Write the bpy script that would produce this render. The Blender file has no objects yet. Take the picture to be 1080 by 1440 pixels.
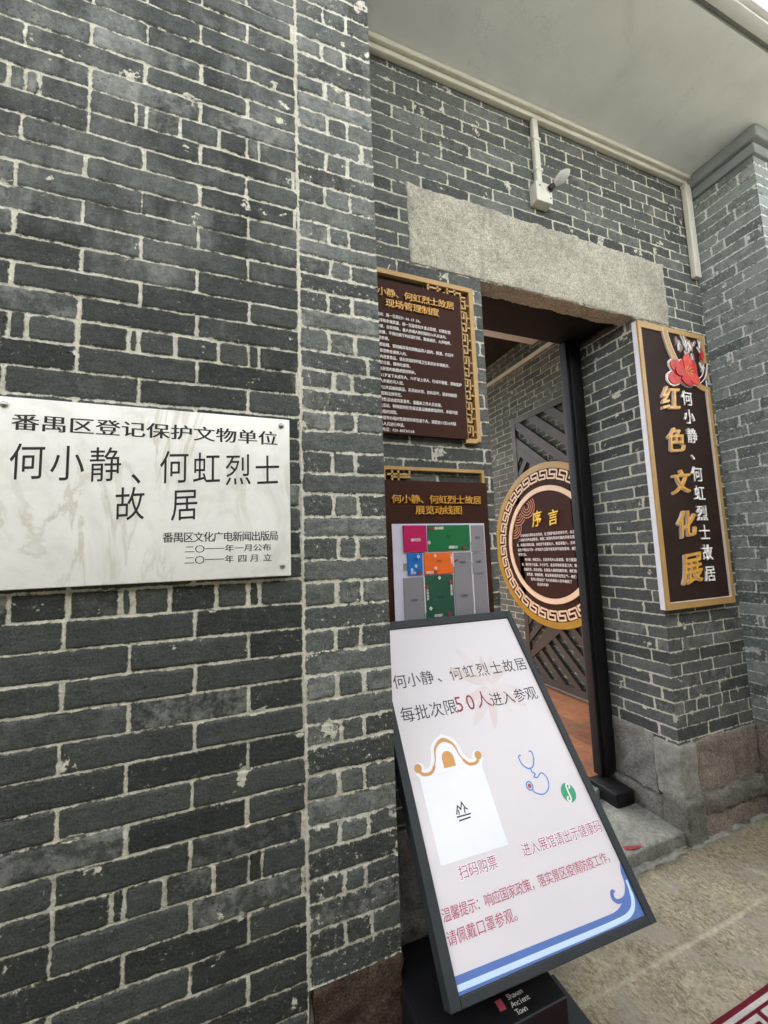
import bpy, bmesh, math, random
import numpy as np
from mathutils import Vector, Matrix

random.seed(7)
S = bpy.context.scene
COL = S.collection
R = math.radians

# ------------------------------------------------------------------ camera, sky, sun, exposure
cam = bpy.data.cameras.new("camera")
cam.sensor_fit = 'VERTICAL'
cam.sensor_height = 36.0
cam.lens = 565.0 / 1440.0 * 36.0
cam.clip_start = 0.02
cam.clip_end = 500
camo = bpy.data.objects.new("camera", cam)
COL.objects.link(camo)
_yaw, _pit, _rol = 0.36479793, 0.10147663, -0.03537509
cy, sy, cp, sp, cr, sr = math.cos(_yaw), math.sin(_yaw), math.cos(_pit), math.sin(_pit), math.cos(_rol), math.sin(_rol)
_f = Vector((sy * cp, cy * cp, sp)); _r = Vector((cy, -sy, 0)); _u = _r.cross(_f)
_x = cr * _r + sr * _u; _y = -sr * _r + cr * _u
camo.matrix_world = Matrix(((_x.x, _y.x, -_f.x, 0), (_x.y, _y.y, -_f.y, 0), (_x.z, _y.z, -_f.z, 1.497), (0, 0, 0, 1)))
S.camera = camo
S.render.resolution_x, S.render.resolution_y = 768, 1024

SUN_EL, SUN_AZ = R(52), R(12)          # azimuth clockwise from +Y
w = bpy.data.worlds.new("World"); S.world = w; w.use_nodes = True
nt = w.node_tree; nt.nodes.clear()
sky = nt.nodes.new('ShaderNodeTexSky'); sky.sky_type = 'NISHITA'; sky.sun_disc = False
sky.sun_elevation = SUN_EL; sky.sun_rotation = SUN_AZ
sky.air_density = 1.0; sky.dust_density = 4.0; sky.ozone_density = 0.6
bg = nt.nodes.new('ShaderNodeBackground'); bg.inputs['Strength'].default_value = 0.13
out = nt.nodes.new('ShaderNodeOutputWorld')
hs = nt.nodes.new('ShaderNodeHueSaturation'); hs.inputs['Saturation'].default_value = .30   # overcast: nearly neutral
nt.links.new(sky.outputs[0], hs.inputs['Color']); nt.links.new(hs.outputs[0], bg.inputs[0]); nt.links.new(bg.outputs[0], out.inputs[0])
sl = bpy.data.lights.new("sun", 'SUN'); sl.energy = 2.5; sl.angle = R(4); sl.color = (1, .96, .88)
so = bpy.data.objects.new("sun", sl); COL.objects.link(so)
_d = Vector((math.sin(SUN_AZ) * math.cos(SUN_EL), math.cos(SUN_AZ) * math.cos(SUN_EL), math.sin(SUN_EL)))
so.rotation_euler = _d.to_track_quat('Z', 'Y').to_euler()
so.location = (0, -3, 8)
S.view_settings.view_transform = 'Standard'; S.view_settings.look = 'None'
S.view_settings.gamma = 1.0
S.view_settings.exposure = 2.72
try:
    S.cycles.max_bounces = 8; S.cycles.diffuse_bounces = 5
    S.cycles.use_denoising = True
except Exception:
    pass

# ------------------------------------------------------------------ helpers: scene graph
def tag(o, label=None, cat=None, group=None, kind=None):
    if label: o['label'] = label
    if cat: o['category'] = cat
    if group: o['group'] = group
    if kind: o['kind'] = kind
    return o

def thing(name, loc, label, cat, group=None):
    o = bpy.data.objects.new(name, None); COL.objects.link(o)
    o.location = loc; o.empty_display_size = 0.1
    o['base'] = list(loc)
    return tag(o, label, cat, group)

def base_of(o):
    while o.parent: o = o.parent
    return np.array(o['base']) if 'base' in o else np.zeros(3)

def link(name, me, mats, parent=None):
    o = bpy.data.objects.new(name, me); COL.objects.link(o)
    for m in (mats if isinstance(mats, (list, tuple)) else [mats]): me.materials.append(m)
    if parent:
        o.parent = parent
        b = base_of(parent)
        n = len(me.vertices); co = np.empty(n * 3, 'f'); me.vertices.foreach_get('co', co)
        co = (co.reshape(-1, 3) - b).astype('f'); me.vertices.foreach_set('co', co.ravel())
        me.update()
    return o

# ------------------------------------------------------------------ helpers: materials
def srgb(r, g, b):
    f = lambda c: (c / 12.92 if c <= .04045 else ((c + .055) / 1.055) ** 2.4)
    return (f(r / 255), f(g / 255), f(b / 255), 1)

class NT:
    def __init__(s, name):
        s.m = bpy.data.materials.new(name); s.m.use_nodes = True
        s.t = s.m.node_tree; s.b = s.t.nodes['Principled BSDF']
    def n(s, typ, **kw):
        n = s.t.nodes.new(typ)
        for k, v in kw.items(): setattr(n, k, v)
        return n
    def l(s, a, b): s.t.links.new(a, b)
    def val(s, x, inp):
        if isinstance(x, (int, float)): inp.default_value = x
        elif isinstance(x, tuple): inp.default_value = x
        else: s.l(x, inp)
    def math(s, op, a, b=0.0, c=None, clamp=False):
        n = s.n('ShaderNodeMath', operation=op, use_clamp=clamp)
        s.val(a, n.inputs[0]); s.val(b, n.inputs[1])
        if c is not None: s.val(c, n.inputs[2])
        return n.outputs[0]
    def pos(s): return s.n('ShaderNodeNewGeometry').outputs['Position']
    def noise(s, scale, detail=4, rough=.55, vec=None, dist=0):
        n = s.n('ShaderNodeTexNoise'); n.inputs['Scale'].default_value = scale
        n.inputs['Detail'].default_value = detail; n.inputs['Roughness'].default_value = rough
        n.inputs['Distortion'].default_value = dist
        s.l(vec or s.pos(), n.inputs['Vector']); return n.outputs['Fac']
    def voro(s, scale, vec=None, feature='F1', out='Distance'):
        n = s.n('ShaderNodeTexVoronoi', feature=feature); n.inputs['Scale'].default_value = scale
        s.l(vec or s.pos(), n.inputs['Vector']); return n.outputs[out]
    def ramp(s, fac, stops, interp='LINEAR'):
        n = s.n('ShaderNodeValToRGB'); n.color_ramp.interpolation = interp
        e = n.color_ramp.elements
        while len(e) < len(stops): e.new(.5)
        for i, (p, c) in enumerate(stops):
            e[i].position = p; e[i].color = c if isinstance(c, tuple) else (c, c, c, 1)
        s.l(fac, n.inputs[0]); return n.outputs[0]
    def step(s, x, a, b):
        n = s.n('ShaderNodeMapRange', interpolation_type='SMOOTHSTEP')
        s.l(x, n.inputs[0]); n.inputs[1].default_value = a; n.inputs[2].default_value = b
        return n.outputs[0]
    def mix(s, f, a, b, mode='MIX'):
        n = s.n('ShaderNodeMix', data_type='RGBA', blend_type=mode)
        s.val(f, n.inputs[0]); s.val(a, n.inputs[6]); s.val(b, n.inputs[7]); return n.outputs[2]
    def attr(s, name): return s.n('ShaderNodeAttribute', attribute_name=name).outputs['Fac']
    def bump(s, h, strength, dist):
        n = s.n('ShaderNodeBump'); n.inputs['Strength'].default_value = strength
        n.inputs['Distance'].default_value = dist; s.l(h, n.inputs['Height']); s.l(n.outputs[0], s.b.inputs['Normal'])
    def done(s, col=None, rough=.8, spec=.3, metal=0):
        if col is not None: s.val(col, s.b.inputs['Base Color'])
        s.val(rough, s.b.inputs['Roughness']); s.b.inputs['Specular IOR Level'].default_value = spec
        s.b.inputs['Metallic'].default_value = metal
        return s.m

def plain(name, col, rough=.55, spec=.4, var=.08, scale=18, bump=0.0, bscale=120, metal=0, rvar=.12):
    """paint / board / print: a colour with faint unevenness, wear in the gloss and a fine grain"""
    t = NT(name)
    nz = t.noise(scale, 5)
    c2 = tuple(min(1, x * (1 + var * 2)) for x in col[:3]) + (1,); c1 = tuple(x * (1 - var * 2) for x in col[:3]) + (1,)
    c = t.ramp(nz, [(.25, c1), (.75, c2)])
    rg = t.math('ADD', t.math('MULTIPLY', t.noise(scale * 2.3, 4), rvar * 2), rough - rvar)
    if bump: t.bump(t.noise(bscale, 3), bump, .002)
    return t.done(c, rg, spec, metal)

def brick_mat(name, dark, light, mortar, lime=.25, jn=.0035, lr=(.7, .95), lime_top_light=0.0):
    t = NT(name)
    sdf = t.attr('sdf'); rnd = t.attr('rnd'); rnd2 = t.attr('rnd2')
    wob = t.math('MULTIPLY', t.math('SUBTRACT', t.noise(70, 3), .5), jn * 2.4)
    wob2 = t.math('MULTIPLY', t.math('SUBTRACT', t.noise(260, 2), .5), jn * 1.3)
    d = t.math('ADD', sdf, t.math('ADD', wob, wob2))
    m = t.step(d, -.0006, .0016)
    # patches where the pointing was smeared over the brick arrises
    smear = t.step(t.noise(11, 4, .6), .62, .74)
    dd = t.math('SUBTRACT', d, t.math('MULTIPLY', smear, .009))
    m2 = t.step(dd, -.001, .002)
    m = t.math('MINIMUM', m, m2)
    base = t.ramp(rnd, [(0, dark), (.5, tuple((a + b) / 2 for a, b in zip(dark, light))), (1, light)])
    grain = t.ramp(t.noise(210, 4, .65), [(.30, (.42, .42, .42, 1)), (.5, (.98, .98, .98, 1)), (.72, (1.6, 1.6, 1.58, 1))])
    base = t.mix(.85, base, grain, 'MULTIPLY')
    strk = t.n('ShaderNodeMapping'); strk.inputs['Scale'].default_value = (1, 1, 3.2); t.l(t.pos(), strk.inputs[0])
    base = t.mix(.7, base, t.ramp(t.noise(34, 6, .72, strk.outputs[0], .6), [(.32, (.6, .61, .6, 1)), (.5, (1, 1, 1, 1)), (.7, (1.42, 1.42, 1.4, 1))]), 'MULTIPLY')
    cloud = t.ramp(t.noise(9, 5, .6, dist=.4), [(.3, (.78, .8, .8, 1)), (.7, (1.22, 1.2, 1.16, 1))])
    base = t.mix(.8, base, cloud, 'MULTIPLY')
    # lime bloom and scuffs
    bl = t.math('MULTIPLY', t.step(t.noise(24, 6, .75), .42, .66), t.step(rnd2, *lr))
    bl = t.math('MULTIPLY', bl, lime)
    base = t.mix(bl, base, (.42, .43, .40, 1))
    if lime_top_light:     # lime run-off in loose patches, thicker with height to paint in a brighter wall top
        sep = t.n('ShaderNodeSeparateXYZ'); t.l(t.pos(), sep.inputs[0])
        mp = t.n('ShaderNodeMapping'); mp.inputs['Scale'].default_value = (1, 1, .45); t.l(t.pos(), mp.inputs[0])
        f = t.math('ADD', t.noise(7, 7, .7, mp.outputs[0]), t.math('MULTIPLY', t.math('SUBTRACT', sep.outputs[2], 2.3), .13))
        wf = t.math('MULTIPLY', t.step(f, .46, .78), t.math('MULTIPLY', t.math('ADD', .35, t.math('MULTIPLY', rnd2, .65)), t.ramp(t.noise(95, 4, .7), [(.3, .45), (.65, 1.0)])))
        base = t.mix(t.math('MULTIPLY', wf, lime_top_light), base, (.36, .38, .355, 1))
    sc = t.math('MULTIPLY', t.step(t.noise(46, 2, .5, dist=2.5), .71, .75), .5)
    base = t.mix(sc, base, (.34, .35, .32, 1))
    # pits
    pit = t.step(t.voro(105), .10, .24)
    pitm = t.math('MAXIMUM', pit, t.step(t.noise(23, 3, .6), .40, .46))
    base = t.mix(t.math('MULTIPLY', t.math('SUBTRACT', 1, pitm), .8), base, (.012, .013, .012, 1))
    mo = t.ramp(t.noise(85, 5, .7), [(.25, tuple(x * .58 for x in mortar[:3]) + (1,)), (.5, mortar), (.8, tuple(min(1, x * 1.25) for x in mortar[:3]) + (1,))])
    mo = t.mix(t.math('MULTIPLY', t.step(t.noise(6, 5, .65), .5, .72), .45), mo, tuple(x * .5 for x in mortar[:3]) + (1,))
    col = t.mix(m, mo, base)
    gap = t.math('MULTIPLY', t.math('SUBTRACT', 1, t.step(t.math('ABSOLUTE', t.math('SUBTRACT', d, .0004)), .0006, .0026)), t.step(t.noise(15, 5, .7), .52, .58))
    col = t.mix(t.math('MULTIPLY', gap, .8), col, (.018, .018, .016, 1))
    h = t.math('ADD', t.math('MULTIPLY', t.noise(190, 4, .7), .5), t.math('MULTIPLY', t.noise(45, 4, .6), .7))
    h = t.math('SUBTRACT', h, t.math('MULTIPLY', t.math('SUBTRACT', 1, pitm), .9))
    h = t.math('ADD', h, t.math('MULTIPLY', t.math('SUBTRACT', 1, m), t.math('MULTIPLY', t.noise(120, 4, .75), 1.1)))
    t.bump(h, .8, .005)
    rg = t.math('ADD', .68, t.math('MULTIPLY', t.noise(30, 4), .28))
    return t.done(col, rg, .28)

def stone_mat(name, c0, c1, c2, speck=420, big=5, lichen=(.3, .29, .22, 1), lam=.3, bump=.6, streak=None):
    t = NT(name)
    vec = None
    if streak:
        mp = t.n('ShaderNodeMapping'); mp.inputs['Scale'].default_value = streak[0]; mp.inputs['Rotation'].default_value = streak[1]
        t.l(t.pos(), mp.inputs[0]); vec = mp.outputs[0]
    a = t.ramp(t.noise(speck, 3, .7, vec), [(.32, c0), (.5, c1), (.68, c2)])
    b = t.ramp(t.noise(speck * .22, 4, .65, vec), [(.3, (.62, .6, .57, 1)), (.7, (1.3, 1.28, 1.25, 1))])
    col = t.mix(.75, a, b, 'MULTIPLY')
    bg_ = t.ramp(t.noise(big, 5, .65), [(.32, (.66, .66, .64, 1)), (.68, (1.2, 1.2, 1.18, 1))])
    col = t.mix(.85, col, bg_, 'MULTIPLY')
    col = t.mix(t.math('MULTIPLY', t.step(t.noise(big * 2.6, 6, .7), .54, .74), lam), col, lichen)
    mp2 = t.n('ShaderNodeMapping'); mp2.inputs['Scale'].default_value = (1, 1, .16); t.l(t.pos(), mp2.inputs[0])
    col = t.mix(t.math('MULTIPLY', t.step(t.noise(13, 5, .65, mp2.outputs[0]), .56, .72), .4), col, tuple(x * .35 for x in c1[:3]) + (1,))
    h = t.math('ADD', t.noise(speck * .5, 4, .7, vec), t.math('MULTIPLY', t.noise(speck * .12, 4, .6, vec), 1.2))
    t.bump(h, bump, .006)
    return t.done(col, t.math('ADD', .62, t.math('MULTIPLY', t.noise(25, 4), .3)), .3)

# ------------------------------------------------------------------ helpers: geometry
class Noise:
    def __init__(s, seed): s.r = np.random.RandomState(seed); s.g = s.r.rand(257, 257).astype('f'); s.g[256] = s.g[0]; s.g[:, 256] = s.g[:, 0]
    def __call__(s, x, y, scale):
        x = x * scale + 37.3; y = y * scale + 91.7
        xi = np.floor(x).astype(int); yi = np.floor(y).astype(int); fx = x - xi; fy = y - yi
        fx = fx * fx * (3 - 2 * fx); fy = fy * fy * (3 - 2 * fy); xi %= 256; yi %= 256
        g = s.g
        return (g[xi, yi] * (1 - fx) + g[xi + 1, yi] * fx) * (1 - fy) + (g[xi, yi + 1] * (1 - fx) + g[xi + 1, yi + 1] * fx) * fy - .5
    def fbm(s, x, y, scale, o=4):
        t = 0; a = 1
        for i in range(o): t = t + a * s(x + i * 3.1, y - i * 1.7, scale * 2 ** i); a *= .5
        return t

class Frame:
    """a flat local frame: x along h, z along u, depth d along n (outwards)"""
    def __init__(s, O, h, u):
        s.O = np.array(O, float); s.h = np.array(h, float); s.u = np.array(u, float); s.n = np.cross(s.h, s.u)
    def __call__(s, x, z, d=0.0):
        return s.O + np.multiply.outer(np.asarray(x, float), s.h) + np.multiply.outer(np.asarray(z, float), s.u) + np.multiply.outer(np.asarray(d, float), s.n)

def grid_mesh(name, F, us, vs, hgt, holes=(), attrs=None):
    """a displaced sheet on frame F; quads whose centre lies in a hole are left out"""
    U, V = np.meshgrid(us, vs, indexing='ij')
    P = F(U.ravel(), V.ravel(), hgt.ravel())
    nu, nv = len(us), len(vs)
    idx = np.arange(nu * nv).reshape(nu, nv)
    q = np.stack([idx[:-1, :-1], idx[1:, :-1], idx[1:, 1:], idx[:-1, 1:]], -1).reshape(-1, 4)
    cu = ((U[:-1, :-1] + U[1:, 1:]) / 2).ravel(); cv = ((V[:-1, :-1] + V[1:, 1:]) / 2).ravel()
    keep = np.ones(len(q), bool)
    for a, b, c, d in holes: keep &= ~((cu > a) & (cu < b) & (cv > c) & (cv < d))
    q = q[keep]
    used = np.unique(q); remap = np.full(nu * nv, -1); remap[used] = np.arange(len(used))
    q = remap[q]; P = P[used]
    me = bpy.data.meshes.new(name)
    me.vertices.add(len(P)); me.vertices.foreach_set('co', P.astype('f').ravel())
    me.loops.add(q.size); me.loops.foreach_set('vertex_index', q.astype('i').ravel())
    me.polygons.add(len(q)); me.polygons.foreach_set('loop_start', np.arange(0, q.size, 4, dtype='i'))
    try: me.polygons.foreach_set('loop_total', np.full(len(q), 4, 'i'))
    except Exception: pass
    me.polygons.foreach_set('use_smooth', np.ones(len(q), bool))
    for k, v in (attrs or {}).items():
        a = me.attributes.new(k, 'FLOAT', 'POINT'); a.data.foreach_set('value', v.ravel()[used].astype('f'))
    me.update(calc_edges=True); me.validate()
    return me

def hashf(a, b, s=0):
    v = np.sin(a * 127.1 + b * 311.7 + s * 74.7) * 43758.5453
    return v - np.floor(v)

def brick_sheet(name, F, us, vs, bed, joints, mat, parent, holes=(), jw=.006, relief=.0018, seed=1, openl=True, openr=True, rough=.0009, ragged=.0022):
    nz = Noise(seed)
    U, V = np.meshgrid(us, vs, indexing='ij')
    Uw = U + ragged * nz.fbm(U, V, 14, 3) + ragged * .6 * nz(U + 5, V, 70)
    Vw = V + ragged * 1.3 * nz.fbm(U + 9, V + 4, 7, 3) + ragged * .6 * nz(U, V + 3, 80)
    bed = np.asarray(bed); row = np.clip(np.searchsorted(bed, Vw) - 1, 0, len(bed) - 2)
    sdf = np.full(U.shape, -1.0); rnd = np.zeros(U.shape); rnd2 = np.zeros(U.shape); hb = np.zeros(U.shape)
    rr = np.random.RandomState(seed)
    for k in range(len(bed) - 1):
        msk = row == k
        if not msk.any(): continue
        J = np.sort(np.asarray(joints(k), float)); J = J + rr.uniform(-.003, .003, len(J))
        J = np.concatenate([[us[0] - (1.0 if openl else 0)], J[(J > us[0] + .008) & (J < us[-1] - .008)], [us[-1] + (1.0 if openr else 0)]])
        u = Uw[msk]; v = Vw[msk]
        b = np.clip(np.searchsorted(J, u) - 1, 0, len(J) - 2)
        x1 = hashf(b, k, seed); x2 = hashf(b, k, seed + 3.3); x3 = hashf(b, k, seed + 7.7)
        g = jw / 2 + .0028 * x3 ** 2
        du = np.minimum(u - J[b], J[b + 1] - u) - g - .0018 * x2
        dv = np.minimum(v - bed[k], bed[k + 1] - v) - g * .78
        rad = .003 + .009 * x1 ** 4
        s = np.minimum(np.minimum(du, dv), rad - np.hypot(np.maximum(rad - du, 0), np.maximum(rad - dv, 0)))
        sdf[msk] = s; rnd[msk] = x1; rnd2[msk] = x2
        mid = (bed[k] + bed[k + 1]) / 2
        hb[msk] = (x3 - .5) * .0022 + (v - mid) * (x1 - .5) * .05
    t = np.clip((sdf + .001) / .0065, 0, 1); t = t * t * (3 - 2 * t)
    brick = hb + rough * (1.6 * nz.fbm(U, V, 26, 4) + nz.fbm(U, V, 110, 2))
    mort = -relief + .0040 * nz.fbm(U + 2, V + 8, 34, 3) + .0012 * nz(U, V, 150)
    H = mort * (1 - t) + brick * t
    # sheets that meet at a corner share their border line
    e = np.minimum.reduce([np.broadcast_to(np.minimum(U - us[0], us[-1] - U), U.shape), np.minimum(V - vs[0], vs[-1] - V)])
    H = H * np.clip(e / .006, 0, 1) - np.clip(.006 * nz.fbm(U * .2 + 1, V, 22, 3) - .0012, 0, .004) * np.clip(1 - (us[-1] - U) / .007, 0, 1) * (V > vs[0] + .01)
    me = grid_mesh(name, F, us, vs, H, holes, {'sdf': sdf, 'rnd': rnd, 'rnd2': rnd2})
    return link(name, me, mat, parent)

def mesh_from_bm(name, bm, mats, parent=None, smooth=False):
    bmesh.ops.recalc_face_normals(bm, faces=bm.faces)
    me = bpy.data.meshes.new(name); bm.to_mesh(me); bm.free()
    if smooth:
        me.polygons.foreach_set('use_smooth', np.ones(len(me.polygons), bool))
    return link(name, me, mats, parent)

def rough_box(name, x0, x1, y0, y1, z0, z1, mat, parent=None, res=.02, amp=.0, rad=.004, seed=3, fscale=9, bm_in=None, frame=None):
    """a block with rounded arrises and an uneven dressed surface"""
    nz = Noise(seed); bm = bm_in or bmesh.new()
    nx = max(1, int((x1 - x0) / res)); ny = max(1, int((y1 - y0) / res)); nzz = max(1, int((z1 - z0) / res))
    def ax(a, b, n):
        e = min(rad, (b - a) * .3)
        inner = np.linspace(a + e, b - e, max(2, n))
        return np.concatenate([[a, a + e * .35], inner, [b - e * .35, b]])
    X, Y, Z = ax(x0, x1, nx), ax(y0, y1, ny), ax(z0, z1, nzz)
    cache = {}
    def vert(p):
        k = tuple(round(c, 6) for c in p)
        if k in cache: return cache[k]
        q = np.array(p); lo = np.array([x0, y0, z0]) + rad; hi = np.array([x1, y1, z1]) - rad
        c = np.minimum(np.maximum(q, lo), np.maximum(lo, hi)); d = q - c; L = np.linalg.norm(d)
        if L > 1e-9:
            n = d / L; q = c + n * rad
            if amp:
                q = q + n * amp * (nz.fbm(q[0] + q[2] * .7, q[1] + q[2] * 1.3, fscale, 4) + .5 * nz.fbm(q[0] * 1.1 + 3, q[2] + q[1], fscale * 5, 2))
        if frame: q = frame(q[0], q[2], q[1])
        cache[k] = bm.verts.new(q); return cache[k]
    def face(A, B, fn):
        for i in range(len(A) - 1):
            for j in range(len(B) - 1):
                try: bm.faces.new([vert(fn(A[i], B[j])), vert(fn(A[i + 1], B[j])), vert(fn(A[i + 1], B[j + 1])), vert(fn(A[i], B[j + 1]))])
                except ValueError: pass
    for xx in (x0, x1): face(Y, Z, lambda a, b: (xx, a, b))
    for yy in (y0, y1): face(X, Z, lambda a, b: (a, yy, b))
    for zz in (z0, z1): face(X, Y, lambda a, b: (a, b, zz))
    if bm_in: return
    return mesh_from_bm(name, bm, mat, parent, smooth=True)

def prism(bm, F, poly, d0, d1, mi=0):
    """a flat outline on frame F given real thickness d0..d1"""
    n = len(poly)
    a = [bm.verts.new(F(x, z, d0)) for x, z in poly]; b = [bm.verts.new(F(x, z, d1)) for x, z in poly]
    fs = [bm.faces.new(a[::-1]), bm.faces.new(b)]
    for i in range(n): fs.append(bm.faces.new((a[i], a[(i + 1) % n], b[(i + 1) % n], b[i])))
    for f in fs: f.material_index = mi

def rect(x0, x1, z0, z1): return [(x0, z0), (x1, z0), (x1, z1), (x0, z1)]

def stroke(bm, F, pts, wd, d0, d1, closed=False, mi=0):
    """a bar of even width along a polyline, mitred; wd may be a list (one width per point)"""
    P = np.array(pts, float); n = len(P)
    W = np.full(n, wd, float) if np.isscalar(wd) else np.array(wd, float)
    L, Rr = [], []
    for i in range(n):
        if closed or 0 < i < n - 1:
            a = P[i] - P[i - 1]; b = P[(i + 1) % n] - P[i]
        elif i == 0: a = b = P[1] - P[0]
        else: a = b = P[-1] - P[-2]
        a = a / (np.linalg.norm(a) + 1e-9); b = b / (np.linalg.norm(b) + 1e-9)
        t = a + b; t = t / (np.linalg.norm(t) + 1e-9); nn = np.array([-t[1], t[0]])
        c = max(.35, abs(nn @ np.array([-a[1], a[0]])))
        L.append(P[i] + nn * W[i] / 2 / c); Rr.append(P[i] - nn * W[i] / 2 / c)
    v = [[bm.verts.new(F(*p, d)) for p in (L[i], Rr[i]) for d in (d0, d1)] for i in range(n)]
    m = n if closed else n - 1
    fs = []
    for i in range(m):
        a, b = v[i], v[(i + 1) % n]
        fs += [(a[1], b[1], b[3], a[3]), (a[0], a[2], b[2], b[0]), (a[0], b[0], b[1], a[1]), (a[2], a[3], b[3], b[2])]
    if not closed:
        fs += [(v[0][0], v[0][1], v[0][3], v[0][2]), (v[-1][0], v[-1][2], v[-1][3], v[-1][1])]
    for f in fs:
        g = bm.faces.new(f); g.material_index = mi

def annulus(bm, F, cx, cz, r0, r1, d0, d1, n=120, mi=0):
    rings = []
    for i in range(n):
        a = 2 * math.pi * i / n; c, s = math.cos(a), math.sin(a)
        rings.append([bm.verts.new(F(cx + r * c, cz + r * s, d)) for r in (r0, r1) for d in (d0, d1)])
    for i in range(n):
        a, b = rings[i], rings[(i + 1) % n]
        for f in ((a[1], b[1], b[3], a[3]), (a[0], a[2], b[2], b[0]), (a[0], b[0], b[1], a[1]), (a[2], a[3], b[3], b[2])):
            g = bm.faces.new(f); g.material_index = mi

def disc(bm, F, cx, cz, r, d0, d1, n=96, rx=None):
    prism(bm, F, [(cx + (rx or r) * math.cos(2 * math.pi * i / n), cz + r * math.sin(2 * math.pi * i / n)) for i in range(n)], d0, d1)

_gly = {}
def glyph(ch, off=0.0, ext=0.0, res=4):
    k = (ch, off, ext, res)
    if k in _gly: return _gly[k]
    c = bpy.data.curves.new('g', 'FONT'); c.body = ch; c.size = 1; c.offset = off; c.extrude = ext; c.resolution_u = res
    o = bpy.data.objects.new('g', c); me = bpy.data.meshes.new_from_object(o)
    v = np.empty(len(me.vertices) * 3, 'f'); me.vertices.foreach_get('co', v); v = v.reshape(-1, 3).astype(float)
    f = [tuple(p.vertices) for p in me.polygons]
    bpy.data.objects.remove(o); bpy.data.curves.remove(c); bpy.data.meshes.remove(me)
    _gly[k] = (v, f); return _gly[k]

EM = None
def lettering(name, F, items, mat, parent, off=0.0, ext=0.0, d=.001, res=3, song=False, rise=0.0):
    """items: (char, centre x, centre z, width, height[, slant]) -> one mesh of letters on frame F; off = stroke weight added, in em"""
    global EM
    if EM is None:
        v, f = glyph('国'); EM = (v[:, 0].min(), v[:, 0].max(), v[:, 1].min(), v[:, 1].max())
    ex = (EM[0] + EM[1]) / 2; ez = (EM[2] + EM[3]) / 2; es = (EM[1] - EM[0]) / .9
    if off <= 0: sh = [(0, 0)]
    elif song: sh = [(-off, 0), (off, 0)]
    elif off > .05: sh = [(off * math.cos(k * math.pi / 5), off * math.sin(k * math.pi / 5)) for k in range(10)]
    else: sh = [(-off, -off * .7), (off, off * .7), (-off, off * .7), (off, -off * .7)]
    V, Fc, n = [], [], 0
    for it in items:
        ch, x, z, wd, ht = it[:5]; sl_ = it[5] if len(it) > 5 else 0
        v, f = glyph(ch, 0.0, (ext / ht * es if ext else 0), res)
        if not len(v): continue
        cx_ = ex if ord(ch) > 0x2e80 else (v[:, 0].min() + v[:, 0].max()) / 2
        for q_, (ox, oz) in enumerate(sh):
            lx = ((v[:, 0] - cx_) / es + ox) * wd; lz = ((v[:, 1] - ez) / es + oz) * ht
            lx = lx + lz * sl_; lz = lz + lx * rise
            dd = (v[:, 2] / es * ht if ext else 0) + d + (ext if ext else 0) + q_ * (.00025 if ext else .00006)
            V.append(F(x + lx, z + lz, dd + 0 * lx)); Fc += [tuple(i + n for i in q) for q in f]; n += len(v)
    me = bpy.data.meshes.new(name); me.from_pydata(np.concatenate(V).tolist(), [], Fc); me.update()
    return link(name, me, mat, parent)

def line(txt, x, z, adv, wd, ht, ascii_adv=.56):
    its = []
    for ch in txt:
        a = adv if ord(ch) > 0x2e80 else adv * ascii_adv
        if ch != ' ': its.append((ch, x + a / 2, z, wd, ht))
        x += a
    return its

def bez(pts, n=10):
    """smooth (Catmull-Rom) line through points"""
    P = [np.array(p, float) for p in pts]; P = [2 * P[0] - P[1]] + P + [2 * P[-1] - P[-2]]; o = []
    for i in range(1, len(P) - 2):
        for k in range(n):
            t = k / n
            o.append(.5 * ((2 * P[i]) + (-P[i - 1] + P[i + 1]) * t + (2 * P[i - 1] - 5 * P[i] + 4 * P[i + 1] - P[i + 2]) * t * t + (-P[i - 1] + 3 * P[i] - 3 * P[i + 1] + P[i + 2]) * t ** 3))
    o.append(P[-2]); return [tuple(p) for p in o]

# ------------------------------------------------------------------ materials
GREY_D, GREY_L = (.060, .068, .066, 1), (.112, .124, .120, 1)
M = {}
M['brick_front'] = brick_mat('grey_brick_front', (.029, .033, .031, 1), (.063, .071, .067, 1), (.60, .59, .49, 1), lime=.4, lr=(.82, .97), lime_top_light=.75, jn=.0032)
M['brick_pier'] = brick_mat('grey_brick_pier', (.045, .050, .047, 1), (.125, .138, .132, 1), (.62, .61, .52, 1), lime=.4, jn=.0055, lr=(.6, .95), lime_top_light=.75)
M['brick_porch'] = brick_mat('grey_brick_porch', (.056, .063, .061, 1), (.120, .131, .127, 1), (.56, .55, .46, 1), lime=.3, lr=(.75, .97))
M['brick_side'] = brick_mat('grey_brick_side', (.12, .142, .140, 1), (.235, .27, .268, 1), (.66, .68, .64, 1), lime=.5, jn=.006, lr=(.1, .9), lime_top_light=.5)
M['brick_inside'] = brick_mat('grey_brick_inside', (.066, .070, .060, 1), (.12, .125, .108, 1), (.38, .36, .28, 1), lime=.3)
M['granite'] = stone_mat('granite_lintel', (.13, .12, .10, 1), (.42, .41, .35, 1), (.70, .69, .61, 1), 250, 4, (.27, .27, .22, 1), .7, .6)
M['red_granite'] = stone_mat('red_granite', (.06, .05, .043, 1), (.25, .205, .175, 1), (.52, .48, .43, 1), 230, 6, (.16, .15, .13, 1), .5, .7)
M['brown_stone'] = stone_mat('brown_base_stone', (.022, .016, .012, 1), (.075, .050, .036, 1), (.15, .11, .085, 1), 190, 5, (.10, .075, .055, 1), .5, .7)
M['grey_stone'] = stone_mat('grey_base_stone', (.09, .088, .08, 1), (.22, .215, .20, 1), (.40, .39, .37, 1), 240, 6, (.42, .42, .39, 1), .4, .6)
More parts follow.
